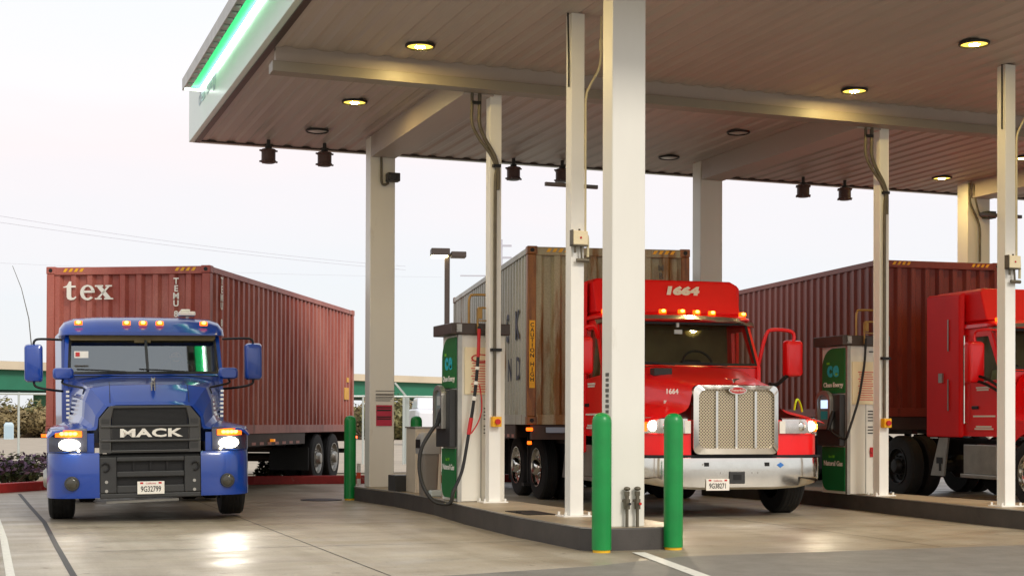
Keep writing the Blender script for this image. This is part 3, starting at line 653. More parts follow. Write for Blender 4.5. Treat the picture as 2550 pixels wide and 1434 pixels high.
dispenser(5.70,6.33,17.40,18.06,'white gas pump with dark header and a ringed black hose hanging in a big loop',True)
dispenser(11.64,12.27,17.62,18.28,'white gas pump with green panel behind the red truck, short red-brown hose',False)

# small things on the left island
pa = at_z(1285,1276,.23); pb = at_z(1390,1286,.23)
b = MB(); b.box(pa.x-.0,pa.x+.34,14.75,15.45,.225,.232); b.box(pa.x+.02,pa.x+.05,15.05,15.15,.2322,.24)
tag(b.build('cover_plate', M['dark']), 'flat dark cover plate lying on the island top behind the post with the junction box', 'cover plate')
bin_ = empty('litter_bin', (5.79,19.0,.224), 0, 'grey plastic litter bin with a hooded top left of the looped hose', 'litter bin')
b = MB(); 
def rsec(hx, hy, z, r=.05): 
    out = []
    for sx,sy,a0 in ((1,1,0),(-1,1,90),(-1,-1,180),(1,-1,270)):
        for k in range(4): a = R(a0+k*30); out.append((sx*(hx-r)+r*math.cos(a), sy*(hy-r)+r*math.sin(a), z))
    return out
b.loft([rsec(.10,.12,0),rsec(.105,.125,.04),rsec(.125,.15,.58)]); b.build('bin_body', mat('bin grey', (.50,.47,.43), .6, var=.08), bin_, smooth=40)
b = MB(); b.loft([rsec(.145,.17,.581),rsec(.15,.175,.64),rsec(.14,.165,.80),rsec(.115,.13,.85),rsec(.085,.10,.87)]); b.build('bin_hood', mat('bin hood grey', (.60,.59,.57), .55, var=.06), bin_, smooth=40)
b = MB(); b.box(-.156,-.149,-.10,.10,.66,.78); b.build('bin_opening', M['dark'], bin_)
b = MB(); b.box(-.05,.12,-.28,-.15,.0,.09); b.build('bin_foot', mat('bin foot pale', (.75,.78,.76), .6), bin_, bevel=.02)
cab_ = empty('equipment_cabinet', (5.98,20.05,.224), 0, 'beige equipment cabinet between the litter bin and the rear column', 'cabinet')
b = MB(); b.box(-.15,.24,-.28,.2,.0,.93); b.build('cabinet_body', mat('beige cabinet', (.80,.75,.66), .5, var=.05), cab_, bevel=.01)
b = MB(); b.box(-.13,.22,-.286,-.281,.05,.88); b.build('cabinet_door', mat('beige door', (.83,.78,.69), .5), cab_)
b = MB(); b.box(-.165,.255,-.295,.215,.931,.95); b.build('cabinet_lid', M['alum'], cab_)
b = MB(); b.box(5.66,5.92,20.25,20.62,.224,.46); b.box(5.83,5.90,20.235,20.252,.24,.45)
tag(b.build('meter_box', M['dplast'], bevel=.01), 'low dark box on the island at the foot of the rear column', 'box')

# ------------------------------------------------------------------ truck kit
def frame_root(name, o, th, lab, cat, group=None):
    return empty(name, (o[0],o[1],0), -R(th), lab, cat, group)
def wheel(root, x, y, r, w, side, chrome=True, z=None):
    rimm = M['dark'] if chrome is None else (M['chrome'] if chrome else M['alum'])
    """side = +1 for a wheel whose face looks to +x"""
    z = r if z is None else z; b = MB(); s = side
    pr = [(.60*r,-w/2+.01),(.82*r,-w/2),(.95*r,-w/2+.015),(r,-w/2+.05)]
    nt = 5; 
    for k in range(nt):
        a = -w/2+.05+(w-.1)*k/nt; c = (w-.1)/nt
        pr += [(r,a+.2*c),(r-.014,a+.22*c),(r-.014,a+.3*c),(r,a+.32*c)] if k else []
    pr += [(r,w/2-.05),(.95*r,w/2-.015),(.82*r,w/2),(.60*r,w/2-.01),(.56*r,w/2-.05)]
    rim = MB(); d = w/2
    rim.lathe((x,y,z), (s,0,0), [(.575*r,-.05),(.575*r,d-.02),(.60*r,d+.004),(.57*r,d+.004),(.54*r,d-.05),(.47*r,d-.075),(.40*r,d-.05),(.26*r,d-.04),(.24*r,d+.03),(.19*r,d+.06),(.05*r,d+.065)], 32)
    for k in range(10):
        a = 2*math.pi*k/10; cy_, cz_ = y+.33*r*math.cos(a), z+.33*r*math.sin(a)
        rim.cyl((x+s*(d-.045),cy_,cz_),(x+s*(d-.01),cy_,cz_),.018,6)
    ro = rim.build('wheel', rimm, root, smooth=35)
    b.lathe((x,y,z), (s,0,0), pr, 40, caps=False); b.build('tyre', M['tyre'], ro, smooth=30)
    return ro
def dual(root, x, y, r, side, chrome=True):
    wheel(root, side*(x-.13), y, r, .25, side, chrome); b = MB()
    b.lathe((side*(x-.45),y,r), (side,0,0), [(.6*r,-.12),(.95*r,-.12),(r,-.08),(r,.08),(.95*r,.12),(.6*r,.12)], 32); b.build('inner_tyre', M['tyre'], root, smooth=30)
def mirror_x(pts): return [(-x,y,z) for x,y,z in pts]
def hood_loft(secs):
    b = MB(); S = []
    for y, hp in secs: S.append([(-x,y,z) for x,z in hp[::-1]]+[(x,y,z) for x,z in hp[1:]])
    b.loft(S, closed=False); return b
def strips(b, xy, z0, z1, s, thick=.0):
    for i in range(len(xy)-1):
        (xa,ya),(xb,yb) = xy[i], xy[i+1]; b.quad((s*xa,ya,z0),(s*xb,yb,z0),(s*xb,yb,z1),(s*xa,ya,z1))
def fender_side(b, s, xf, y0, y1, ya, ra, zlo, ztop):
    n = 16
    for k in range(n):
        ya0 = y0+(y1-y0)*k/n; yb0 = y0+(y1-y0)*(k+1)/n
        lo = lambda y: max(zlo, .52+math.sqrt(max(0,ra*ra-(y-ya)**2))) if abs(y-ya) < ra else zlo
        b.quad((s*xf,ya0,lo(ya0)),(s*xf,yb0,lo(yb0)),(s*xf,yb0,ztop),(s*xf,ya0,ztop))

def cab_shell(root, c, paint, gl):
    """c: hb,ht half widths at belt/top; yb,yt windscreen bottom/top; zb,zt; yk back; zf floor; zr roof"""
    hb,ht,yb,yt,zb,zt,yk,zf,zr = (c[k] for k in ('hb','ht','yb','yt','zb','zt','yk','zf','zr'))
    X = lambda z: hb+(ht-hb)*max(0,min(1,(z-zb)/(zt-zb)))
    b = MB()
    # windscreen frame
    m = .07
    b.ring([(-hb,yb,zb),(hb,yb,zb),(ht,yt,zt),(-ht,yt,zt)], [(-hb+m,yb+.03,zb+.04),(hb-m,yb+.03,zb+.04),(ht-m,yt-.03,zt-.05),(-ht+m,yt-.03,zt-.05)], (0,.06,0))
    # cab floor, back wall
    b.box(-hb+.03,hb-.03,yb+.15,yk-.02,zf+.0,zf+.06); b.box(-hb+.02,hb-.02,yk-.06,yk,zf,zt)
    b.box(-hb+.02,hb-.02,yb+.05,yb+.09,zf,zb-.01)
    wy0, wy1 = yt+.12, c['yd']-.10
    for s in (-1,1):
        o = [(s*X(z),y,z) for y,z in ((yb,zf),(yk,zf),(yk,zt),(yt,zt),(yb,zb))]
        i = [(s*X(z),y,z) for y,z in ((yb+.17,zb-.13),(wy1,zb-.17),(wy1,zt-.14),(yt+.13,zt-.14),(yb+.16,zb-.0))]
        b.ring(o, i, (-s*.05,0,0))
    shell = b.build('cab_body', paint, root, smooth=30, bevel=.01)
    b = MB(); b.quad((-hb+m-.01,yb+.055,zb+.03),(hb-m+.01,yb+.055,zb+.03),(ht-m+.01,yt-.005,zt-.04),(-ht+m-.01,yt-.005,zt-.04)); 
    b.build('windscreen', gl, root)
    b = MB()
    for (x0,x1,zz) in ((-hb+m,hb-m,zb+.035),):
        pass
    b.ring([(-hb+m-.025,yb+.022,zb+.02),(hb-m+.025,yb+.022,zb+.02),(ht-m+.02,yt-.04,zt-.03),(-ht+m-.02,yt-.04,zt-.03)], [(-hb+m+.012,yb+.034,zb+.055),(hb-m-.012,yb+.034,zb+.055),(ht-m-.012,yt-.036,zt-.065),(-ht+m+.012,yt-.036,zt-.065)], (0,-.012,0))
    b.build('windscreen_seal', M['blk'], root)
    for s in (-1,1):
        b = MB(); P = lambda y,z: (s*(X(z)-.025),y,z)
        b.add([P(yb+.16,zb-.14),P(wy1+.01,zb-.18),P(wy1+.01,zt-.13),P(yt+.12,zt-.13),P(yb+.15,zb-.0)], [(0,1,2,3,4)]); b.build('side_window', gl, root)
        # door skin
        b = MB(); Q = lambda y,z,e=.012: (s*(X(z)+e),y,z)
        b.ring([Q(yb+.08,zf+.08),Q(c['yd'],zf+.08),Q(c['yd'],zt-.06),Q(yt+.06,zt-.06),Q(yb+.09,zb+.0)], [Q(yb+.17,zb-.13),Q(wy1,zb-.17),Q(wy1,zt-.14),Q(yt+.13,zt-.14),Q(yb+.16,zb-.0)], (-s*.02,0,0))
        d = b.build('door', paint, root, bevel=.006)
        b = MB(); yh = c['yd']-.22; xo = s*(X(zb-.3)+.03); b.box(min(xo,xo-s*.04),max(xo,xo-s*.04),yh-.09,yh+.09,zf+.42,zf+.47); b.build('handle', M['blk'], d, bevel=.01)
    # interior
    b = MB(); b.loft([[(-hb+.09,yb+.10,zb-.10),(hb-.09,yb+.10,zb-.10),(hb-.09,yb+.10,zb+.035),(-hb+.09,yb+.10,zb+.035)],[(-hb+.09,yb+.55,zb-.16),(hb-.09,yb+.55,zb-.16),(hb-.09,yb+.50,zb+.02),(-hb+.09,yb+.50,zb+.02)]]); b.build('dashboard', M['dash'], root, bevel=.02)
    b = MB(); b.box(-hb+.06,hb-.06,yk-.085,yk-.062,zf+.08,zt-.02); b.box(-hb+.1,hb-.1,yt+.1,yk-.1,zt-.035,zt-.005); b.build('cab_lining', M['int'], root)
    for s in (-1,1):
        b = MB(); xs = s*.46; b.loft([[(xs-.24,yk-.75,zb-.62),(xs+.24,yk-.75,zb-.62),(xs+.24,yk-.72,zb-.48),(xs-.24,yk-.72,zb-.48)],[(xs-.24,yk-.26,zb-.66),(xs+.24,yk-.26,zb-.66),(xs+.24,yk-.26,zb-.50),(xs-.24,yk-.26,zb-.50)]])
        b.loft([[(xs-.23,yk-.36,zb-.5),(xs+.23,yk-.36,zb-.5),(xs+.23,yk-.24,zb-.5),(xs-.23,yk-.24,zb-.5)],[(xs-.22,yk-.30,zb+.0),(xs+.22,yk-.30,zb+.0),(xs+.22,yk-.18,zb+.0),(xs-.22,yk-.18,zb+.0)],[(xs-.14,yk-.27,zb+.14),(xs+.14,yk-.27,zb+.14),(xs+.14,yk-.17,zb+.14),(xs-.14,yk-.17,zb+.14)]]); b.build('seat', M['seat'], root, bevel=.04, seg=3)
    b = MB(); cx, cy_, cz_ = .46, yb+.62, zb+.06; ring = []
    for k in range(25):
        a = 2*math.pi*k/24; ring.append((cx+.23*math.cos(a), cy_+.10*math.sin(a)+.0, cz_+.20*math.sin(a)))
    b.tube(ring, .018, 8); b.cyl((cx,cy_-.12,cz_-.14),(cx,cy_,cz_),.035,8); b.bar((cx-.22,cy_,cz_),(cx+.22,cy_,cz_),.03,.02); b.build('steering_wheel', M['blk'], root, smooth=60)
    return shell

def chassis_tractor(root, yd=(5.0,6.3), hw=1.22, ya=1.15, r=.52, tail=6.9, chrome=True, rear=True):
    b = MB()
    for s in (-1,1): b.box(s*.42-.045,s*.42+.045,.35,tail,.72,.98)
    for y in (.5,1.6,3.6,4.6,5.7,6.6): b.box(-.42,.42,y-.06,y+.06,.76,.92)
    b.cyl((-hw+.2,ya,r),(hw-.2,ya,r),.075,10); b.box(-.35,.35,.25,.9,.40,.72)
    for y in yd: b.cyl((-hw+.1,y,r),(hw-.1,y,r),.10,10); b.sphere((0,y,r),(.22,.2,.22),12)
    b.lathe((0,5.65,1.0),(0,0,1),[(.48,0),(.48,.05),(.2,.07)],20); b.box(-.55,.55,2.2,3.0,.45,.75)
    for s in (-1,1): b.box(s*.75-.2,s*.75+.2,1.72,2.2,.45,.8)
    b.build('chassis', M['dark'], root)
    for s in (-1,1):
        wheel(root, s*(hw-.16), ya, r, .32, s, chrome)
        for y in yd: dual(root, hw, y, r, s, rear)
        b = MB(); b.box(s*(hw-.06)-.01,s*(hw-.06)+.01,0,0,0,0) if 0 else None
        b = MB(); b.box(min(s*.65,s*(hw-.02)),max(s*.65,s*(hw-.02)),tail-.05,tail-.03,.25,1.0); b.build('mudflap', M['blk'], root)

def plate(root, x0, x1, y, z0, z1, body):
    b = MB(); b.box(x0,x1,y-.008,y,z0,z1); p = b.build('number_plate', M['letter'], root, bevel=.004)
    cx = (x0+x1)/2; h = z1-z0
    text('plate_number', body, h*.62, (cx,y-.0105,z0+h*.38), (1,0,0), (0,0,1), M['inkd'], p, width=(x1-x0)*.88/(h*.62*len(body)*.62), bold=.001, ext=.001)
    text('plate_state', 'California', h*.20, (cx,y-.0105,z1-h*.16), (1,0,0), (0,0,1), M['redb'], p, ext=.001)
    b = MB()
    for s in (-1,1): xx = cx+s*(x1-x0)*.34; b.box(xx-.018,xx+.018,y-.0105,y-.0082,z1-h*.2,z1-h*.06)
    b.build('plate_sticker', M['redb'], p)

def marker(root, x, y, z, s=.05, name='marker_light'):
    b = MB(); b.loft([[(x-s*1.1,y,z-s*.62),(x+s*1.1,y,z-s*.62),(x+s*1.1,y,z+s*.62),(x-s*1.1,y,z+s*.62)],[(x-s*.8,y-.05,z-s*.4),(x+s*.8,y-.05,z-s*.4),(x+s*.8,y-.05,z+s*.45),(x-s*.8,y-.05,z+s*.45)]])
    o = b.build(name, M['amber'], root, bevel=.012)
    b = MB(); b.sphere((x,y-.05,z+.008),(s*.55,.012,s*.38),10); b.build('bulb', M['ambercore'], o)
    return o
def mirror_unit(root, x0, x1, y, z0, z1, s, paint, arms, armm):
    b = MB(); hx, hz = (x1-x0)/2, (z1-z0)/2; cx, cz = (x0+x1)/2, (z0+z1)/2
    def sec(k, yy):
        out = []; r = .045
        for sx,sz,a0 in ((1,1,0),(-1,1,90),(-1,-1,180),(1,-1,270)):
            for q in range(4): a = R(a0+q*30); out.append((cx+k*(sx*(hx-r)+r*math.cos(a)), yy, cz+(k if k < .95 else 1)*(sz*(hz-r)+r*math.sin(a))))
        return out
    b.loft([sec(.75,y-.09),sec(.93,y-.07),sec(1,y-.02),sec(1,y+.07)]); o = b.build('mirror', paint, root, smooth=40)
    b = MB(); b.box(cx-hx*.86,cx+hx*.86,y+.071,y+.076,cz-hz*.9,cz+hz*.9); b.build('mirror_glass', M['chrome'], o)
    for pts, r in arms:
        b = MB(); b.tube(spl(pts,5), r, 8); b.build('mirror_arm', armm, o, smooth=60)
    return o
def headspot(root, x, y, z, e, tilt=-5, col=(1,.93,.8), size=70):
    l = bpy.data.lights.new('headlight_beam','SPOT'); l.energy = e; l.spot_size = R(size); l.spot_blend = .8; l.color = col; l.shadow_soft_size = .06
    o = bpy.data.objects.new('headlight_beam', l); COL.objects.link(o); o.parent = root; o.location = (x,y,z)
    o.rotation_euler = (R(-90+tilt) if 0 else R(90+tilt), 0, R(180))
    return o

# ------------------------------------------------------------------ blue tractor
O1 = at_d(378,1049,17.5)
T1 = frame_root('blue_semi_truck', (O1.x,O1.y), 4, 'blue semi truck with black grille, lit headlights and five amber roof lamps', 'truck')
T1.rotation_euler = (0, R(-.9), -R(4)); T1.location.z = -.0 + .012
chassis_tractor(T1, hw=1.22, chrome=False)
BL = M['blue']
b = hood_loft([(.03,[(0,1.43),(.40,1.43),(.50,1.41),(.605,1.28),(.62,1.16),(.64,1.13),(.90,1.12),(1.10,1.10),(1.18,1.04)]),
    (.07,[(0,1.475),(.42,1.47),(.54,1.44),(.64,1.30),(.66,1.17),(.70,1.15),(.95,1.15),(1.14,1.12),(1.20,1.05)]),
    (.20,[(0,1.575),(.45,1.57),(.61,1.53),(.68,1.38),(.71,1.22),(.76,1.18),(.98,1.17),(1.16,1.14),(1.215,1.06)]),
    (.32,[(0,1.655),(.48,1.65),(.67,1.61),(.73,1.45),(.755,1.26),(.80,1.20),(1.0,1.185),(1.17,1.155),(1.22,1.07)]),
    (.37,[(0,1.685),(.49,1.675),(.70,1.64),(.76,1.48),(.775,1.28),(.82,1.21),(1.0,1.19),(1.17,1.16),(1.22,1.07)]),
    (.46,[(0,1.70),(.5,1.69),(.73,1.66),(.79,1.50),(.80,1.30),(.84,1.22),(1.01,1.195),(1.17,1.16),(1.222,1.07)]),
    (1.0,[(0,1.745),(.5,1.74),(.79,1.71),(.86,1.53),(.88,1.33),(.92,1.23),(1.03,1.21),(1.18,1.17),(1.225,1.08)]),
    (1.8,[(0,1.835),(.55,1.83),(.90,1.80),(.975,1.6),(.99,1.36),(1.0,1.25),(1.08,1.21),(1.18,1.17),(1.225,1.08)])])
hood = b.build('hood', BL, T1, smooth=9)
b = MB()
for s_ in (-1,1): b.tube([(s_*.47,.06,1.462),(s_*.47,.20,1.57),(s_*.47,.37,1.681),(s_*.47,.9,1.736)], .004, 5)
b.build('hood_seam', M['inkd'], hood)
for s in (-1,1):
    b = MB(); xy = [(.66,.03),(.80,.035),(.95,.06),(1.08,.13),(1.17,.24),(1.215,.42)]
    strips(b, xy, .86, 1.09, s); fender_side(b, s, 1.215, .42, 1.85, 1.15, .60, .62, 1.12); b.build('fender', BL, T1, smooth=40)
    # hood side vents
    b = MB()
    for k in range(7): z = 1.62-k*.055; b.box(min(s*.96,s*1.0),max(s*.96,s*1.0),1.3+.02*k,1.5+.02*k,z-.014,z+.014)
    b.v = [(x,y-.0,z) for x,y,z in b.v]; b.build('hood_vent', M['chrome'], T1)
    # bumper corner
    b = MB(); xy = [(.60,-.01),(.80,-.005),(.97,.03),(1.10,.12),(1.18,.25),(1.22,.48)]
    zz = [(.31,.0),(.36,-.01),(.60,-.012),(.80,-.005),(.855,.02)]
    S = [[(s*x,y+dy,z) for x,y in xy] for z,dy in zz]; b.loft(S, closed=False); b.build('bumper_corner', BL, T1, smooth=40)
    # fog lamp
    b = MB(); b.cyl((s*.92,.02,.49),(s*.92,-.035,.49),.088,22); f = b.build('fog_lamp', M['dplast'], T1, bevel=.01)
    b = MB(); b.sphere((s*.92,-.03,.49),(.07,.02,.07),14); b.build('lens', mat('fog glass', (.25,.24,.2), .15), f, smooth=60)
    # headlamp
    b = MB(); x0, x1 = .74, 1.19
    S = []
    for x,y in ((.74,.015),(.86,.02),(.99,.05),(1.10,.12),(1.185,.24)):
        S.append([(s*x,y+.02,.87),(s*x,y-.02,.875),(s*x,y-.025,1.0),(s*x,y+.0,1.13),(s*x,y+.05,1.15)])
    b.loft(S, closed=False); h = b.build('headlight', M['lampbez'], T1, smooth=40)
    b = MB(); b.loft([[(s*x,y-.031,z) for x,y,z in q] for q in ([(.80,.015,1.05),(.96,.04,1.045),(1.11,.13,1.05)],[(.80,.015,1.12),(.96,.045,1.135),(1.11,.14,1.12)])], closed=False); b.build('turn_lamp', M['amber'], h)
    b = MB()
    for xx,yy in ((.88,.027),(.93,.034),(.98,.05),(1.03,.085)): b.sphere((s*xx,yy-.036,1.09),(.028,.014,.02),8)
    b.build('turn_bulb', M['ambercore'], h)
    yf = lambda x: .02+.24*max(0,(x-.80)/.385)**2.2
    b = MB(); b.prism([(.955+.135*math.cos(a*math.pi/16)*(1 if math.cos(a*math.pi/16)<0 else .85), .957+.068*math.sin(a*math.pi/16)) for a in range(32)], lambda x,z:(s*x,yf(x)-.075,z), lambda x,z:(s*x,yf(x)-.02,z)); b.build('main_lamp', M['head'], h, bevel=.008)
    b = MB(); b.cyl((s*.84,-.012,.885),(s*.84,-.03,.885),.016,10); b.build('daylight_lamp', M['headw'], h, smooth=60)
    headspot(T1, s*.955, -.20, .965, 70 if s > 0 else 12, -6)
# bumper centre and grille
b = MB()
def rect_ring(b, x0,x1,z0,z1, t, y0, y1): b.ring([(x0,y0,z0),(x1,y0,z0),(x1,y0,z1),(x0,y0,z1)], [(x0+t,y0,z0+t),(x1-t,y0,z0+t),(x1-t,y0,z1-t),(x0+t,y0,z1-t)], (0,y1-y0,0))
b.box(-.60,.60,-.005,.1,.30,.36); b.box(-.60,-.40,-.012,.1,.361,.80); b.box(.40,.60,-.012,.1,.361,.80); b.box(-.40,.40,-.006,.1,.361,.455); b.box(-.40,.40,-.02,.08,.555,.625); b.box(-.40,.40,-.02,.08,.745,.80)
b.loft([[(-.60,-.0,.801),(.60,-.0,.801),(.58,.06,.84),(-.58,.06,.84)],[(-.60,.1,.801),(.60,.1,.801),(.58,.1,.84),(-.58,.1,.84)]])
bp_ = b.build('bumper', M['dplast'], T1, bevel=.012)
b = MB(); b.box(-.40,.40,.05,.07,.44,.76)
for k in range(3): x = -.2+.2*k; b.box(x-.012,x+.012,.02,.05,.63,.745)
b.build('bumper_intake', M['dark'], bp_)
b = MB()
for s in (-1,1):
    for z in (.39,.50): b.cyl((s*.52,-.02,z),(s*.52,-.012,z),.02,8)
b.build('bumper_bolt', M['alum'], bp_)
for s in (-1,1):
    b = MB(); n = 12; b.tube([(s*.53+.045*math.cos(a*math.pi/n*1.5-2), -.03, .68+.05*math.sin(a*math.pi/n*1.5-2)) for a in range(n+1)], .012, 6); b.build('tow_hook', M['dark'], bp_)
gr = MB(); out = [(-.60,.85),(.60,.85),(.60,1.26),(.47,1.42),(-.47,1.42),(-.60,1.26)]; inn = [(-.46,.88),(.46,.88),(.46,1.25),(.43,1.39),(-.43,1.39),(-.46,1.25)]
gr.ring([(x,-.02,z) for x,z in out],[(x,-.02,z) for x,z in inn],(0,.09,0))
gr.box(-.58,.58,-.045,.05,1.155,1.185); gr.box(-.58,.58,-.05,.05,.985,1.015); gr.box(-.46,.46,-.03,.05,1.016,1.154); gr.box(-.46,.46,-.03,.03,.86,.885)
g = gr.build('grille', mat('grille grey', (.25,.245,.235), .42, var=.1), T1, bevel=.01)
b = MB(); b.box(-.45,.45,.03,.06,.87,1.40); b.build('grille_mesh', M['blk'], g)
b = MB(); 
for k in range(14): z = 1.20+k*.0145; b.box(-.43,.43,.018,.03,z-.003,z+.003)
for k in range(7): z = .895+k*.0135; b.box(-.45,.45,.018,.03,z-.003,z+.003)
b.build('grille_slats', M['dplast'], g)
for s in (-1,1):
    b = MB(); b.box(min(s*.48,s*.57),max(s*.48,s*.57),-.03,-.018,1.21,1.26); b.box(min(s*.48,s*.57),max(s*.48,s*.57),-.03,-.018,.90,.96); b.build('grille_insert', M['dplast'], g)
b = MB(); b.box(-.45,.45,-.036,-.0301,1.02,1.15); b.build('badge_plate', M['blk'], g)
t = text('badge', 'MACK', .135, (0,-.042,1.085), (1,0,0), (0,0,1), M['letter'], g, width=1.86, bold=.005, ext=.006, spacing=1.06)
plate(T1, -.16, .16, -.022, .345, .50, '9G32799')
# small chrome hound on the hood
b = MB(); b.sphere((.05,.30,1.70),(.028,.06,.035),10); b.sphere((.05,.23,1.735),(.026,.03,.026),10); b.sphere((.05,.195,1.728),(.016,.02,.014),8)
for s in (-1,1): b.cyl((.05+s*.018,.26,1.60),(.05+s*.02,.25,1.71),.010,6); b.cyl((.05+s*.018,.34,1.66),(.05+s*.02,.34,1.70),.011,6); b.sphere((.05+s*.02,.235,1.762),(.007,.006,.012),6)
b.build('hood_ornament', M['alum'], T1, smooth=60)
C1 = dict(hb=1.03, ht=1.02, yb=1.8, yt=2.28, zb=1.84, zt=2.43, yk=3.9, zf=.95, zr=2.66, yd=3.2)
cab_shell(T1, C1, BL, M['glassb'])
def roof_loft(secs):
    b = MB(); S = []
    for y,hw,z0,z1 in secs:
        hp = [(0,z1),(hw*.55,z1-.008),(hw*.82,z1-.03),(hw*.93,z1-(z1-z0)*.28),(hw*.99,z1-(z1-z0)*.62),(hw,z0)]
        S.append([(-x,y,z) for x,z in hp[::-1]]+[(x,y,z) for x,z in hp[1:]])
    b.loft(S, caps=True); return b
rf = roof_loft([(2.14,1.0,2.40,2.445),(2.18,1.05,2.40,2.50),(2.28,1.09,2.40,2.59),(2.45,1.11,2.40,2.65),(2.75,1.12,2.42,2.69),(3.9,1.12,2.42,2.71)])
roof = rf.build('roof', BL, T1, smooth=32)
for px in (216,332,372,413,522):
    x = (px-372)/306*1.66; marker(roof, x, 2.215, 2.565, .052)
for s in (-1,1):
    b = MB(); b.loft([[(s*1.02,3.55,1.0),(s*1.10,3.62,1.0),(s*1.10,3.62,2.55),(s*1.02,3.55,2.60)],[(s*1.14,4.3,1.0),(s*1.20,4.3,1.0),(s*1.20,4.3,2.50),(s*1.14,4.3,2.55)]]); b.build('side_fairing', BL, T1, bevel=.02)
b = MB(); b.box(.50,.73,2.55,2.85,2.70,2.76); b.box(.53,.66,2.6,2.8,2.762,2.795); b.box(.60,.64,2.62,2.72,2.66,2.70)
b.build('roof_unit', M['letter'], T1, bevel=.015)
b = MB(); b.bar((.045,1.87,1.90),(.03,2.25,2.39),.035,.03); b.build('windscreen_divider', M['dplast'], T1)
for s,x0 in ((-1,-.45),(1,.35)):
    b = MB(); b.bar((x0,1.80,1.905),(x0-.42,1.82,1.925),.018,.02); b.bar((x0+.22,1.77,1.89),(x0-.1,1.80,1.91),.014,.014); b.build('wiper', M['blk'], T1)
b = MB(); b.box(-.97,.97,2.20,2.23,2.33,2.40); b.box(-.12,.10,2.19,2.2,2.30,2.36); b.build('sun_visor', M['int'], T1)
for s,(x0,x1,z0,z1) in ((-1,(-1.53,-1.30,1.76,2.26)),(1,(1.34,1.57,1.78,2.28))):
    xm = (x0+x1)/2
    mirror_unit(T1, x0, x1, 1.9, z0, z1, s, BL, [([(xm,1.9,z1-.01),(xm-s*.02,1.9,z1+.05),(xm-s*.10,1.92,z1+.07),(s*1.06,2.1,z1+.07)],.016),([(xm,1.9,z0+.01),(xm-s*.03,1.9,z0-.06),(xm-s*.2,1.95,z0-.10),(s*1.03,2.1,z0-.12)],.016)], M['blk'])
    hx0, hx1 = (.93,1.18) if s > 0 else (-1.16,-.9)
    mirror_unit(T1, hx0, hx1, 1.25, 1.775, 1.925, s, BL, [([((hx0+hx1)/2,1.25,1.78),((hx0+hx1)/2,1.2,1.72),(s*.80,.85,1.66),(s*.70,.72,1.63)],.014)], M['blk'])
    b = MB(); b.loft([[(s*.62,.62,1.59),(s*.80,.62,1.57),(s*.78,.62,1.64),(s*.64,.62,1.66)],[(s*.66,.80,1.62),(s*.78,.80,1.61),(s*.77,.80,1.67),(s*.67,.80,1.68)]]); b.build('mirror_foot', M['blk'], T1, bevel=.01)
b = MB(); b.tube([(-1.44,1.9,2.25),(-1.47,1.93,2.6),(-1.56,1.97,3.0),(-1.67,2.0,3.3)], [.008,.007,.005,.004], 6); b.build('whip_aerial', M['ink'], T1)
b = MB(); b.box(-.35,.30,.02,.04,.24,.29) if 0 else b.bar((-.52,.35,.235),(.35,.35,.255),.05,.03); b.build('skid_bar', M['alum'], T1)
b = MB(); b.quad((-.90,1.905,2.08),(-.72,1.905,2.08),(-.72,1.915,2.17),(-.90,1.915,2.17)); b.build('windscreen_sticker', M['letter'], T1)
b = MB(); b.quad((-.885,1.90,2.10),(-.83,1.90,2.10),(-.83,1.907,2.155),(-.885,1.907,2.155)); b.build('sticker_mark', M['redb'], T1)

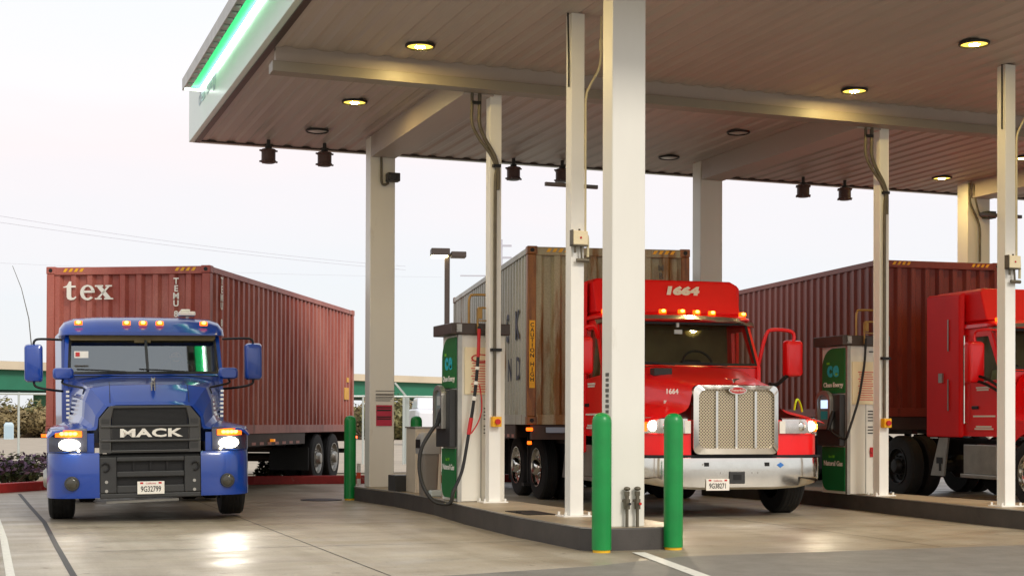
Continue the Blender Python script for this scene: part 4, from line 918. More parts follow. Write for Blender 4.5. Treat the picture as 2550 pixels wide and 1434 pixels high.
# driver, one continuous skinned body
def driver(root):
    me = bpy.data.meshes.new('person'); V = []; E = []; Rr = []
    def add(p, r, par=None):
        V.append(p); Rr.append(r)
        if par is not None: E.append((par,len(V)-1))
        return len(V)-1
    x, y = .46, 3.35
    pel = add((x,y,1.42),(.17)); wa = add((x,y+.02,1.58),.15,pel); ch = add((x,y+.03,1.80),.175,wa); nk0 = add((x,y+.0,1.96),.085,ch); nk = add((x,y-.01,2.03),.062,nk0)
    jw = add((x,y-.04,2.10),.078,nk); hd = add((x,y-.015,2.19),.098,jw); tp = add((x,y-.0,2.26),.075,hd)
    for s in (-1,1):
        sh = add((x+s*.19,y+.02,1.89),.072,ch); el = add((x+s*.25,y-.16,1.66),.052,sh); wr = add((x+s*.19,y-.42,1.80),.034,el); pm = add((x+s*.19,y-.50,1.84),.036,wr)
        for k,(dx,l) in enumerate(((-.028,.06),(-.010,.075),(.010,.07),(.028,.055))):
            a = add((x+s*.19+dx,y-.55,1.86),.011,pm); b2 = add((x+s*.19+dx,y-.55-l*.4,1.845),.0095,a); add((x+s*.19+dx,y-.55-l*.35,1.815),.008,b2)
        th = add((x+s*.19-s*.04,y-.50,1.86),.013,pm); add((x+s*.19-s*.055,y-.54,1.865),.010,th)
        hp = add((x+s*.11,y-.12,1.40),.10,pel); kn = add((x+s*.14,y-.55,1.42),.075,hp); an = add((x+s*.14,y-.70,1.08),.05,kn); add((x+s*.14,y-.86,1.05),.045,an)
    me.from_pydata(V, E, []); o = bpy.data.objects.new('person', me); COL.objects.link(o)
    o.matrix_world = Matrix.Translation(root.location) @ Matrix.Rotation(root.rotation_euler.z, 4, 'Z')
    sk = o.modifiers.new('skin','SKIN'); sk.use_smooth_shade = True
    for i, v in enumerate(me.skin_vertices[0].data): v.radius = (Rr[i],Rr[i]); v.use_root = (i == 0)
    ss = o.modifiers.new('sub','SUBSURF'); ss.levels = 1; ss.render_levels = 2
    me.materials.append(mat('shirt', (.20,.19,.17), .85, var=.15)); 
    skin = mat('skin', (.66,.46,.30), .55)
    b = MB(); b.sphere((x,y-.04,2.165),(.078,.092,.105),16); 
    b.sphere((x,y-.135,2.155),(.014,.02,.022),8)
    for s in (-1,1): b.sphere((x+s*.08,y-.02,2.16),(.012,.022,.03),8)
    f = b.build('face', skin, o, smooth=60)
    b = MB(); 
    for s in (-1,1): b.sphere((x+s*.03,y-.122,2.185),(.012,.008,.007),8)
    b.box(x-.025,x+.025,y-.130,y-.118,2.112,2.118); b.build('eyes_and_mouth', M['inkd'], o)
    b = MB(); b.sphere((x,y-.01,2.22),(.092,.105,.085),14); b.build('hair', M['blk'], o, smooth=60)
    return tag(o, 'person in a dark shirt seated at the wheel of the blue truck', 'person')
driver(T1)

# ------------------------------------------------------------------ red tractors
def red_tractor(root, hwb, hwc, ext, badge, plate_no, spots, roofnum=None):
    RD = M['red']; k = hwb/1.3
    chassis_tractor(root, yd=(5.0,6.3), hw=hwb+.0, chrome=True, rear=True if badge else None)
    K = lambda hp: [(x*k if x > .7 else x, z) for x,z in hp]
    b = hood_loft([(.03,K([(0,1.745),(.45,1.74),(.57,1.71),(.61,1.58),(.63,1.38),(.92,1.33),(1.26,1.24)])),
        (.25,K([(0,1.79),(.47,1.78),(.62,1.74),(.67,1.60),(.70,1.41),(.96,1.385),(1.29,1.29)])),
        (.6,K([(0,1.845),(.52,1.83),(.70,1.78),(.76,1.64),(.80,1.45),(1.0,1.42),(1.30,1.31)])),
        (1.1,K([(0,1.92),(.6,1.905),(.82,1.85),(.90,1.70),(.94,1.50),(1.06,1.44),(1.30,1.30)])),
        (1.86,K([(0,2.045),(.7,2.035),(1.0,1.98),(1.08,1.75),(1.10,1.50),(1.14,1.40),(1.29,1.26)]))])
    h = b.build('hood', RD, root, smooth=28); sb = h.modifiers.new('s','SUBSURF'); sb.levels = 1; sb.render_levels = 2; sb.boundary_smooth = 'PRESERVE_CORNERS'
    for s in (-1,1):
        b = MB(); xy = [(.60,.035),(.80,.045),(.98,.08),(1.13,.16),(1.24,.28),(1.295,.46)]; xy = [(x*k if x > .7 else x, y) for x,y in xy]
        strips(b, xy, .83, 1.285, s); fender_side(b, s, 1.295*k, .46, 1.86, 1.15, .60, .66, 1.30); b.build('fender', RD, root, smooth=40)
        S = []
        for x,y in ((.66,.03),(.82,.03),(.98,.055),(1.12,.13),(1.24,.26),(1.31,.44)):
            x = x*k if x > .7 else x; S.append([(s*x,y+.02,1.105),(s*x,y-.02,1.11),(s*x,y-.03,1.2),(s*x,y-.015,1.295),(s*x,y+.03,1.315)])
        b = MB(); b.loft(S, closed=False); hl = b.build('headlight', M['bez'], root, smooth=40)
        b = MB(); b.sphere((s*1.08*k,.09,1.205),(.075,.03,.07),16); b.build('main_lamp', M['head'], hl, smooth=60)
        b = MB(); b.sphere((s*.92*k,.025,1.2),(.06,.02,.06),14); b.build('reflector', M['chrome'], hl, smooth=60)
        b = MB(); b.loft([[(s*x*k,y-.03,z) for x,y in ((1.16,.16),(1.23,.25),(1.29,.38))] for z in (1.135,1.28)], closed=False); b.build('turn_lamp', M['amber'], hl)
        b = MB(); b.sphere((s*1.225*k,.215,1.22),(.02,.012,.02),8); b.sphere((s*1.225*k,.215,1.18),(.02,.012,.02),8); b.build('turn_bulb', M['ambercore'], hl)
        b = MB(); b.box(min(s*.62,s*.70),max(s*.62,s*.70),.0,.03,1.11,1.27); b.build('side_lamp', M['letter'], hl)
        if spots: headspot(root, s*1.08*k, -.12, 1.2, 60, -8, (1,.85,.6))
    # grille
    def rr(x0, x1, z0, z1, r, n=5):
        out = []
        for cx,cz,a0 in ((x1-r,z1-r,0),(x0+r,z1-r,90),(x0+r,z0+r,180),(x1-r,z0+r,270)):
            for q in range(n): a = R(a0+q*90/(n-1)); out.append((cx+r*math.cos(a), cz+r*math.sin(a)))
        return out
    b = MB(); b.ring([(x,-.02,z) for x,z in rr(-.59,.59,.84,1.73,.08)],[(x,-.045,z) for x,z in rr(-.525,.525,.915,1.675,.10)],(0,.08,0)); g = b.build('grille', M['chrome'], root, smooth=35)
    b = MB(); b.prism(rr(-.54,.54,.90,1.69,.10), lambda x,z:(x,.0,z), lambda x,z:(x,.03,z)); b.build('grille_mesh', M['mesh'], g)
    for x in (-.27,.0,.27): b = MB(); b.box(x-.018,x+.018,-.03,-.001,.92,1.66); b.build('grille_bar', M['chrome'], g, bevel=.006)
    b = MB(); el = [(.125*math.cos(a*math.pi/14), 1.665+.052*math.sin(a*math.pi/14)) for a in range(28)]; b.prism(el, lambda x,z:(x,-.072,z), lambda x,z:(x,-.03,z)); e = b.build('emblem', M['chrome'], g, bevel=.004)
    b = MB(); el = [(.108*math.cos(a*math.pi/14), 1.665+.040*math.sin(a*math.pi/14)) for a in range(28)]; b.prism(el, lambda x,z:(x,-.078,z), lambda x,z:(x,-.0725,z)); b.build('emblem_face', M['redb'], e)
    text('emblem_script', 'Peterbilt', .055, (0,-.080,1.665), (1,0,0), (0,0,1), M['letter'], e, ext=.001)
    b = MB(); z = 1.80; b.loft([[(-.10,.10,z+.02),(-.03,.06,z),(0,.03,z-.03),(.03,.06,z),(.10,.10,z+.02)],[(-.10,.13,z+.028),(-.03,.12,z+.02),(0,.12,z+.0),(.03,.12,z+.02),(.10,.13,z+.028)]], closed=False); b.cyl((0,.05,z-.04),(0,.08,z+.01),.016,8); b.build('hood_ornament', M['chrome'], root, smooth=60)
    # bumper
    xy = [(0,-.035),(.5,-.035),(.85,-.02),(1.05,.03),(1.2,.13),(1.30,.30),(1.33,.5)]; xy = [(-x*k,y) for x,y in xy[::-1]]+[(x*k,y) for x,y in xy[1:]]
    def bz(x): return .385+.10*max(0,(abs(x)-.7)/.6)**1.3
    b = MB(); S = [[(x,y+.03,.80) for x,y in xy],[(x,y,.79) for x,y in xy],[(x,y-.01,.70) for x,y in xy],[(x,y-.006,.55) for x,y in xy],[(x,y+.0,bz(x)+.03) for x,y in xy],[(x,y+.04,bz(x)) for x,y in xy]]
    b.loft(S, closed=False); bu = b.build('bumper', M['chrome'], root, smooth=45)
    b = MB(); b.box(-.11,.11,-.06,-.035,.46,.62); bx = b.build('bumper_sensor', M['dplast'], bu, bevel=.01)
    b = MB(); b.box(-.055,.055,-.066,-.061,.51,.58); b.build('sensor_face', M['dark'], bx)
    for x in (-.42,.42): b = MB(); b.box(x-.03,x+.03,-.055,-.04,.685,.735); b.build('bumper_hole', M['dark'], bu)
    b = MB()
    for x,z in ((-.22,.60),(.22,.60),(-.47,.71),(.30,.60)): b.cyl((x,-.05,z),(x,-.056,z),.011,8)
    b.build('bumper_bolt', M['chrome'], bu)
    if badge:
        b = MB(); dq = [(-.05,0),(0,.035),(.05,0),(0,-.035)]; b.prism(dq, lambda x,z:(.60*k+x,-.05,.70+z), lambda x,z:(.60*k+x,-.035,.70+z)); b.build('bumper_decal', mat('blue decal', (.2,.45,.75), .4), bu)
        plate(bu, -.43, -.11, -.052, .375, .525, plate_no)
    b = MB(); b.box(-1.2*k,1.2*k,.03,.2,.801,.829); b.build('bumper_gap', M['dark'], root)
    C = dict(hb=hwc, ht=hwc-.04, yb=1.86, yt=2.22, zb=2.045, zt=2.73, yk=3.0 if ext[0] < 2.9 else 3.1, zf=1.05, zr=2.83, yd=2.86)
    cab_shell(root, C, RD, M['glass'])
    rf = roof_loft([(2.12,hwc-.06,2.735,2.765),(2.2,hwc-.02,2.735,2.81),(2.4,hwc,2.735,2.86),(C['yk'],hwc,2.735,2.88)]); ro = rf.build('roof', RD, root, smooth=32)
    b = MB(); n = 10; S = []
    for i in range(n+1):
        u = -1+2*i/n; x = u*(hwc+.02); y = 2.06+.10*u*u; dz = -.035*u*u-(.05 if abs(u) > .95 else 0); S.append([(x,y,2.715+dz),(x,y-.015,2.735+dz),(x,y+.01,2.79+dz),(x,y+.10,2.80+dz)])
    b.loft(S); b.build('sun_visor', M['chrome'], root, smooth=40)
    for x in (.08,.31,.55,1.03,-.20,-1.03): marker(ro, x*hwc/1.15, 2.17+.07*abs(x), 2.85-.02*abs(x), .055)
    b = MB(); de = hwc-.06
    b.loft([[(-de,2.45,2.84),(de,2.45,2.84),(de,2.62,3.30),(de-.08,2.66,3.35),(-de+.08,2.66,3.35),(-de,2.62,3.30)],[(-de,ext[1],2.84),(de,ext[1],2.84),(de,ext[1],3.30),(de-.08,ext[1],3.36),(-de+.08,ext[1],3.36),(-de,ext[1],3.30)]])
    dfl = b.build('roof_fairing', M['redm'], root, bevel=.025, seg=3)
    if roofnum: text('fleet_number', roofnum, .17, (.22,2.555,3.18), (1,0,-.0), (0,.37,1), M['letter'], dfl, width=1.55, bold=.012, shear=.2)
    for s in (-1,1):
        xo = s*(hwc+.06); b = MB(); b.loft([[(s*(hwc-.0),ext[0],ext[2]),(xo,ext[0]+.05,ext[2]),(xo,ext[0]+.05,3.26),(s*(hwc-.02),ext[0],3.32)],[(s*(hwc+.02),ext[1],ext[2]),(s*(hwc+.07),ext[1],ext[2]),(s*(hwc+.07),ext[1],3.30),(s*(hwc+.02),ext[1],3.34)]])
        fa = b.build('side_fairing', M['redm'], root, bevel=.025, seg=3)
        b = MB(); y = ext[0]+.35; x = s*(hwc+.075); b.box(x-.006,x+.006,y-.012,y+.012,1.45,1.95); b.box(x-.006,x+.006,y-.012,y+.012,2.4,2.9); b.box(x-.02,x+.02,y+.15,y+.26,1.9,2.05); b.build('fairing_trim', M['alum'], fa)
        b = MB(); x = s*(hwc+.05); b.cyl((x,2.90,1.25),(x,2.90,2.62),.016,8); b.cyl((x,2.90,1.25),(x-s*.06,2.90,1.25),.012,6); b.cyl((x,2.90,2.62),(x-s*.06,2.90,2.62),.012,6); b.build('grab_rail', M['chrome'], root)
        b = MB(); b.cyl((s*(hwc-.3),2.1,.66),(s*(hwc-.3),3.0,.66),.27,24); tk = b.build('fuel_tank', M['alum'], root, smooth=40, bevel=.02)
        b = MB(); b.box(min(s*(hwc-.25),s*(hwc+.03)),max(s*(hwc-.25),s*(hwc+.03)),2.05,3.05,.40,.46); b.box(min(s*(hwc-.05),s*(hwc+.0)),max(s*(hwc-.05),s*(hwc+.0)),2.1,3.0,.462,.92); b.build('step_box', M['alum'], root, bevel=.01)
        b = MB(); b.loft([[(s*(hwc+.0),3.45,1.02),(s*(hwc-.03),3.45,1.02),(s*(hwc-.03),3.72,1.02),(s*hwc,3.72,1.02)],[(s*hwc,3.58,.40),(s*(hwc-.03),3.58,.40),(s*(hwc-.03),3.98,.40),(s*hwc,3.98,.40)]]); st = b.build('side_skirt', M['alum'], root)
        b = MB(); b.box(s*hwc-.006,s*hwc+.006,3.62,3.80,.60,.70); b.box(s*hwc-.006,s*hwc+.006,3.66,3.72,.48,.60); b.build('skirt_slot', M['dark'], st)
        for q,(y0,y1,z) in enumerate(((2.25,2.62,1.80),(2.28,2.60,1.765),(2.1,2.7,1.36),(2.2,2.62,1.20),(2.15,2.66,1.165))):
            b = MB(); b.box(hwc+.014,hwc+.018,y0,y1,z-.013,z+.013) if s > 0 else b.box(-(hwc+.018),-(hwc+.014),y0,y1,z-.013,z+.013)
            b.build('door_lettering', M['letter'], root)
        b = MB(); b.box(s*1.0*k-.0,s*1.0*k+.02,1.6,1.9,1.5,1.6) if 0 else b.box(min(s*.66,s*.80),max(s*.66,s*.80),.50,.52,1.50,1.54); b.build('hood_number', M['letter'], root)
    # wipers
    for x0 in (-.35,.45): b = MB(); b.bar((x0,1.87,2.09),(x0-.45,1.88,2.105),.018,.02); b.bar((x0+.2,1.83,2.06),(x0-.1,1.86,2.09),.014,.014); b.build('wiper', M['blk'], root)
    b = MB(); b.box(-.02,.02,2.1,2.16,2.62,2.68); b.box(-.06,.06,2.08,2.10,2.52,2.58); b.build('dash_camera', M['alum'], root)
    b = MB(); b.box(-.62,-.58,2.06,2.07,2.50,2.66); b.build('windscreen_tag', mat('blue tag', (.15,.4,.8), .4), root)
    return C
M['bez'] = mat('headlight bezel', (.82,.80,.78), .18, metal=.75, var=.1, vscale=8)
def mesh_mat():
    m = mat('grille mesh', (.72,.62,.45), .35, metal=.7); N = m.node_tree.nodes; L = m.node_tree.links; b = N['Principled BSDF']
    tc = N.new('ShaderNodeTexCoord'); mp = N.new('ShaderNodeMapping'); mp.inputs['Rotation'].default_value = (0,R(45),0); mp.inputs['Scale'].default_value = (34,34,34); L.new(tc.outputs['Object'], mp.inputs['Vector'])
    ck = N.new('ShaderNodeSeparateXYZ'); L.new(mp.outputs['Vector'], ck.inputs[0])
    def tri(o):
        f = N.new('ShaderNodeMath'); f.operation = 'FRACT'; L.new(o, f.inputs[0]); s = N.new('ShaderNodeMath'); s.operation = 'SUBTRACT'; s.inputs[1].default_value = .5; L.new(f.outputs[0], s.inputs[0])
        a = N.new('ShaderNodeMath'); a.operation = 'ABSOLUTE'; L.new(s.outputs[0], a.inputs[0]); return a.outputs[0]
    mx = N.new('ShaderNodeMath'); mx.operation = 'MAXIMUM'; L.new(tri(ck.outputs['X']), mx.inputs[0]); L.new(tri(ck.outputs['Z']), mx.inputs[1])
    gt = N.new('ShaderNodeMath'); gt.operation = 'GREATER_THAN'; gt.inputs[1].default_value = .30; L.new(mx.outputs[0], gt.inputs[0])
    c = N.new('ShaderNodeMix'); c.data_type = 'RGBA'; c.inputs['A'].default_value = (.05,.04,.025,1); c.inputs['B'].default_value = (.62,.52,.36,1); L.new(gt.outputs[0], c.inputs['Factor']); L.new(c.outputs['Result'], b.inputs['Base Color'])
    return m
M['mesh'] = mesh_mat()
O2 = at_d(1832,1050,18.6)
T2 = frame_root('red_semi_truck', (O2.x,O2.y), 6, 'red semi truck with chrome grille facing the camera behind the big white column', 'truck', 'red trucks under the canopy')
C2 = red_tractor(T2, 1.32, 1.18, (2.72,3.5,.80), True, '9G38271', True, '1664')
RD = M['red']
x0,x1,z0,z1 = 1.60,1.86,1.92,2.45
mirror_unit(T2, x0, x1, 1.95, z0, z1, 1, RD, [([(1.74,1.95,z1-.02),(1.74,1.95,z1+.09),(1.66,1.96,z1+.14),(1.42,1.98,z1+.15),(1.33,2.0,z1+.08),(1.27,2.05,z1-.2),(1.21,2.1,z0+.0)],.028)], RD)
b = MB(); b.tube(spl([(1.66,1.95,1.95),(1.55,1.9,1.88),(1.4,1.8,1.80),(1.25,1.7,1.80)],4), .03, 8); b.build('mirror_arm', M['blk'], T2, smooth=60)
mirror_unit(T2, -1.60, -1.34, 1.95, z0, z1, -1, RD, [([(-1.48,1.95,z1-.02),(-1.48,1.95,z1+.09),(-1.42,1.96,z1+.14),(-1.3,1.98,z1+.14),(-1.21,2.1,z1)],.028)], RD)
b = MB(); b.box(-.72,-.46,1.1,1.28,1.88,1.99); b.box(-.64,-.54,1.18,1.26,1.80,1.88); b.tube(spl([(-.5,1.15,1.86),(-.42,.95,1.80),(-.52,.8,1.60),(-.6,.6,1.5)],5), .03, 8); b.build('air_intake', M['dplast'], T2, bevel=.015)
b = MB(); b.tube(spl([(.92,.2,1.42),(.93,.18,1.52),(.97,.2,1.56),(1.03,.25,1.50),(1.08,.3,1.40)],5), .014, 8); b.build('cable_loop', mat('lime cable', (.75,.85,.05), .5), T2)
text('hood_lettering', '1664', .09, (-.77,.29,1.65), (1,0,0), (0,.0,1), M['letter'], T2, bold=.003)

T3 = frame_root('red_semi_truck', (15.35,15.6), 6.2, 'red semi truck seen from its cab door side at the right border of the photo', 'truck', 'red trucks under the canopy')
C3 = red_tractor(T3, 1.24, 1.19, (2.98,4.0,1.03), False, '', True, None)
mirror_unit(T3, -1.56, -1.30, 2.30, 1.86, 2.50, -1, RD, [([(-1.43,2.30,2.48),(-1.43,2.30,2.62),(-1.40,2.2,2.66),(-1.24,2.05,2.66),(-1.2,2.0,2.60)],.02)], RD)
b = MB(); b.tube(spl([(-1.42,2.28,1.90),(-1.36,2.1,1.84),(-1.26,1.9,1.72)],4), .022, 8); b.tube(spl([(-1.42,2.28,1.98),(-1.36,2.08,1.92),(-1.26,1.9,1.80)],4), .022, 8); b.box(-1.28,-1.20,1.84,1.94,1.64,1.84); b.build('mirror_bracket', M['blk'], T3)
mirror_unit(T3, 1.45, 1.7, 1.95, z0, z1, 1, RD, [([(1.55,1.95,z1-.02),(1.55,1.95,z1+.1),(1.4,1.96,z1+.14),(1.22,2.1,z1)],.028)], RD)

# ------------------------------------------------------------------ containers
def corrugate(b, pts_fn, length, per, depth, z0, z1):
    """trapezoid corrugation along u; pts_fn(u, d, z) -> point"""
    n = max(1, round(length/per)); p = length/n; prof = []
    for k in range(n):
        u = k*p; prof += [(u,0),(u+.30*p,0),(u+.46*p,depth),(u+.84*p,depth)]
    prof.append((length,0))
    b.loft([[pts_fn(u,d,z0) for u,d in prof],[pts_fn(u,d,z1) for u,d in prof]], closed=False)
def container(o, th, W, Lc, z0, z1, cm, postm, lab, hazard=True, em=None):
    t = frame_root('shipping_container', o, th, lab, 'shipping container', 'shipping containers on the trailers'); h = W/2
    bp, tp = .15, .10
    for s in (-1,1):
        b = MB(); corrugate(b, lambda u,d,z: (s*(h-.02-d), .08+u, z), Lc-.16, .27, .036, z0+bp, z1-tp); b.build('side_panel', cm, t, fix=False)
        b = MB(); b.box(min(s*(h-.09),s*h),max(s*(h-.09),s*h),.12,Lc-.12,z1-tp,z1-.02); b.build('top_rail', cm, t)
        b = MB(); b.box(min(s*(h-.10),s*h),max(s*(h-.10),s*h),.12,Lc-.12,z0,z0+bp); b.build('bottom_rail', cm, t)
        for y,e in ((0,0),(Lc-.14,1)):
            b = MB(); b.box(min(s*(h-.13),s*h),max(s*(h-.13),s*h),y,y+.14,z0+.12,z1-.12); po = b.build('corner_post', postm if not e else cm, t, bevel=.012)
            for zz in (z0,z1-.118):
                b = MB(); b.box(min(s*(h-.15),s*(h+.006)),max(s*(h-.15),s*(h+.006)),y-.006,y+.16,zz,zz+.12); cs = b.build('corner_casting', postm, po, bevel=.012)
                b = MB(); yy = y-.0072 if not e else y+.1612
                b.cyl((s*(h-.07),yy-.002,zz+.06),(s*(h-.07),yy+.003,zz+.06),.032,12); b.build('casting_hole', M['dark'], cs)
    b = MB(); corrugate(b, lambda u,d,z: (-h+.13+u, .025+d, z), W-.26, .275, .06, z0+bp, z1-.13); b.build('front_panel', em or cm, t, fix=False)
    for za,zb_ in ((z1-.13,z1-.015),(z0,z0+bp)): b = MB(); b.box(-h+.13,h-.13,0,.10,za,zb_); b.build('end_rail', em or cm, t, bevel=.006)
    b = MB(); b.box(-h+.02,h-.02,.02,Lc-.02,z1-.03,z1-.008); b.build('roof', cm, t)
    b = MB(); b.box(-h+.1,h-.1,Lc-.10,Lc-.04,z0,z1-.04); b.build('end_door', cm, t)
    b = MB(); b.box(-h+.05,h-.05,.05,Lc-.05,z0+.10,z0+.14); b.build('floor', M['dark'], t)
    if hazard:
        for xs in (-h+.28,h-.58):
            b = MB()
            for k in range(4):
                x = xs+k*.09; b.add([(x,-.004,z1-.085),(x+.05,-.004,z1-.085),(x+.085,-.004,z1-.03),(x+.035,-.004,z1-.03)],[(0,1,2,3)])
            b.build('hazard_stripes', M['yel'], t)
    return t
def chassis(o, th, W, Lc, z0, axles, lab, lamps=(), lift=0, chrome=True, group='container trailers'):
    t = frame_root('container_trailer', o, th, lab, 'trailer', group); h = W/2
    b = MB()
    for s in (-1,1): b.box(s*.42-.05,s*.42+.05,.1,Lc-.05,z0-.30,z0-.045)
    for y in (.12,2.6,5.2,Lc-.15): b.box(-h+.08,h-.08,y-.08,y+.08,z0-.22,z0-.004)
    for y in [a for a in axles]: b.cyl((-h+.12,y,.5),(h-.12,y,.5),.075,10); b.box(-.55,.55,y-.3,y+.3,.62,z0-.30)
    b.box(-.6,.6,axles[0]-.9,axles[-1]+.9,z0-.34,z0-.30)
    b.build('trailer_frame', M['rail'], t)
    b = MB(); 
    for s in (-1,1): b.box(min(s*(h-.05),s*(h-.02)),max(s*(h-.05),s*(h-.02)),1.2,axles[0]-1.0,z0-.22,z0-.006); 
    b.build('side_rail', M['rail'], t)
    b = MB()
    for s in (-1,1):
        y = 1.3; x = s*(h-.0185)
        while y < axles[0]-1.2: b.box(x-.002,x+.002,y,y+.22,z0-.205,z0-.155); y += .45
    b.build('reflective_tape', M['tape'], t)
    for s in (-1,1):
        for y in axles: dual(t, h-.02, y, .5, s, chrome)
        b = MB(); b.cyl((s*.75,2.4,.25),(s*.75,2.4,z0-.1),.07,10); b.box(s*.75-.14,s*.75+.14,2.28,2.52,.2,.25); b.build('landing_leg', M['dark'], t)
        b = MB(); b.box(min(s*.55,s*(h-.02)),max(s*.55,s*(h-.02)),axles[0]-.75,axles[0]-.73,.28,z0-.3); b.build('mudflap', M['blk'], t)
    for (x,y,z,k,sz) in lamps:
        b = MB(); b.box(x-sz,x+sz,y-sz,y+sz,z-.025,z+.025); b.build('side_lamp', M[k], t, bevel=.01)
    b = MB(); b.box(-h+.15,h-.15,Lc-.02,Lc+.05,.55,.65); b.build('rear_bumper', M['dark'], t)
    return t
M['rail'] = mat('trailer rail', (.25,.19,.16), .6, var=.2, vscale=4, dirt=(.22,.16,.12), dirt_amt=.15, dscale=3)
M['tape'] = mat('tape red white', (.70,.45,.40), .5, var=.3, vscale=5)
def fr_origin(fl, th, W, right=False):
    e = Vector((math.cos(R(th)), -math.sin(R(th)))); f = Vector(fl[:2]); return f+e*(W/2)*(-1 if right else 1)
W1, th1 = 2.72, 28; o1 = fr_origin(at_z(523,660,3.7), th1, W1, True)
K1 = container(o1, th1, W1, 9.35, 1.03, 3.70, M['c_red'], M['c_red'], 'faded red shipping container marked tex behind the blue truck')
chassis(o1, th1, W1, 9.35, 1.03, (6.5,7.75), 'low trailer under the faded red container of the blue truck', [(W1/2-.0,1.75,.90,'amber',.03),(W1/2,3.3,.90,'amberoff',.05),(W1/2+.03,9.3,.90,'redlamp',.05),(-W1/2-.1,.2,1.0,'amber',.05)], chrome=False)
xs = lambda px: (px-319)/408*W1
def serif_tex(parent):
    b = MB(); y0, y1 = -.012, -.004; zc = 3.265; s = .34
    def poly(pts, dx): b.prism([(x*s+dx,z*s+zc-.5*s*.55) for x,z in pts], lambda x,z:(x,y1,z), lambda x,z:(x,y0,z))
    # t
    dx = xs(158); poly([(.0,.60),(.18,.66),(.30,.86),(.40,.86),(.40,.66),(.62,.66),(.62,.57),(.40,.57),(.40,.16),(.44,.09),(.52,.09),(.62,.16),(.66,.10),(.54,.0),(.38,-.02),(.24,.02),(.18,.12),(.18,.57),(.0,.57)], dx)
    # e
    dx = xs(201); n = 20
    pts = []
    for k in range(n+1): a = R(8+k*(312)/n); pts.append((.36+.36*math.cos(a), .33+.36*math.sin(a)))
    inn = []
    for k in range(n+1): a = R(8+(n-k)*(305)/n); inn.append((.37+.19*math.cos(a), .34+.27*math.sin(a)))
    for k in range(n): poly([pts[k],pts[k+1],inn[n-k-1],inn[n-k]], dx)
    poly([(.16,.32),(.72,.32),(.71,.42),(.16,.42)], dx)
    # x
    dx = xs(238); poly([(.08,.62),(.32,.62),(.80,.06),(.54,.06)], dx); poly([(.62,.62),(.74,.62),(.22,.06),(.10,.06)], dx)
    for a,c in ((.0,.40),(.52,.84)): poly([(a,.60),(c,.60),(c,.67),(a,.67)], dx)
    for a,c in ((.0,.34),(.46,.90)): poly([(a,.0),(c,.0),(c,.07),(a,.07)], dx)
    b.build('owner_lettering', M['letter'], parent, fix=True)
serif_tex(K1)
for k,ch in enumerate('TEMU'): text('serial_lettering', ch, .135, (xs(440),-.006,3.45-k*.118), (1,0,0), (0,0,1), M['letter'], K1, bold=.004)
text('serial_lettering', '8', .135, (xs(440),-.006,2.93), (1,0,0), (0,0,1), M['letter'], K1, bold=.004); text('serial_lettering', '6', .135, (xs(440),-.006,2.81), (1,0,0), (0,0,1), M['letter'], K1, bold=.004)
for k,ch in enumerate('TEMU 86'):
    if ch != ' ': text('serial_lettering', ch, .16, (W1/2-.012,.60,3.50-k*.135), (0,1,0), (0,0,1), M['letter'], K1, bold=.006)
b = MB(); b.box(W1/2-.018,W1/2-.012,8.55,8.95,1.72,1.98); b.box(W1/2-.018,W1/2-.012,8.75,8.95,2.1,2.2); b.build('warning_label', M['yel'], K1)

W2, th2 = 2.48, 11; o2 = fr_origin(at_z(1314,612,3.85), th2, W2)
K2 = container(o2, th2, W2, 9.1, 1.21, 3.85, M['c_grey'], M['c_rust'], 'dirty grey shipping container with rusty corner posts behind the front red truck', em=M['c_greyf'])
chassis(o2, th2, W2, 9.1, 1.21, (6.2,7.5), 'trailer under the dirty grey container, orange lamps at its front corner', [(-W2/2+.04,.02,1.14,'amber',.045),(-W2/2+.04,.02,.94,'amber',.03)])
b = MB(); b.box(-W2/2+.28,-W2/2+.62,-.03,-.01,1.09,1.17); b.build('data_plate', mat('pale plate', (.55,.62,.70), .4), K2)
b = MB(); b.box(-W2/2+.03,-W2/2+.115,-.006,-.001,1.75,2.75); cs = b.build('caution_strip', M['yel'], K2)
for k,ch in enumerate('CAUTION'): text('caution_letter', ch, .085, (-W2/2+.072,-.009,2.68-k*.075), (1,0,0), (0,0,1), M['inkd'], cs, bold=.001)
for k,ch in enumerate('HIGH'): text('caution_letter', ch, .085, (-W2/2+.072,-.009,2.10-k*.075), (1,0,0), (0,0,1), M['inkd'], cs, bold=.001)
text('serial_lettering', 'M', .12, (W2/2-.45,-.006,3.56), (1,0,0), (0,0,1), M['ink'], K2, bold=.003); text('serial_lettering', 'R', .12, (W2/2-.45,-.006,3.44), (1,0,0), (0,0,1), M['ink'], K2, bold=.003)
xl = -W2/2+.012
for k,ch in enumerate('MAERSK'): text('line_lettering', ch, .62, (xl,5.6-k*.92,2.72), (0,-1,0), (0,0,1), M['navy'], K2, bold=.012)
for k,ch in enumerate('SEALAND'): text('line_lettering', ch, .50, (xl,5.7-k*.80,2.05), (0,-1,0), (0,0,1), M['navy'], K2, bold=.008)
b = MB(); b.box(xl-.004,xl+.004,7.4,8.5,2.3,3.1); b.build('line_emblem', mat('pale blue print', (.35,.62,.80), .5), K2)

W3, th3 = 2.38, 6.2; o3 = fr_origin(at_z(2185,645,4.05), th3, W3)
K3 = container(o3, th3, W3, 9.6, 1.36, 4.05, M['c_brown'], M['c_brown'], 'dark brown shipping container with yellow edge marks at the right behind the second pump')
chassis(o3, th3, W3, 9.6, 1.36, (6.6,7.9), 'trailer under the dark brown container at the right', [(-W3/2+.04,.0,1.25,'amberoff',.05)])
q = W3/2; b = MB(); b.prism([(-.05,0),(.05,0),(.05,.17),(.025,.20),(.02,.24),(-.02,.24),(-.025,.20),(-.05,.17)], lambda x,z:(-.16+x,-.012,3.05+z), lambda x,z:(-.16+x,-.002,3.05+z)); b.build('warning_label', M['yel'], K3)

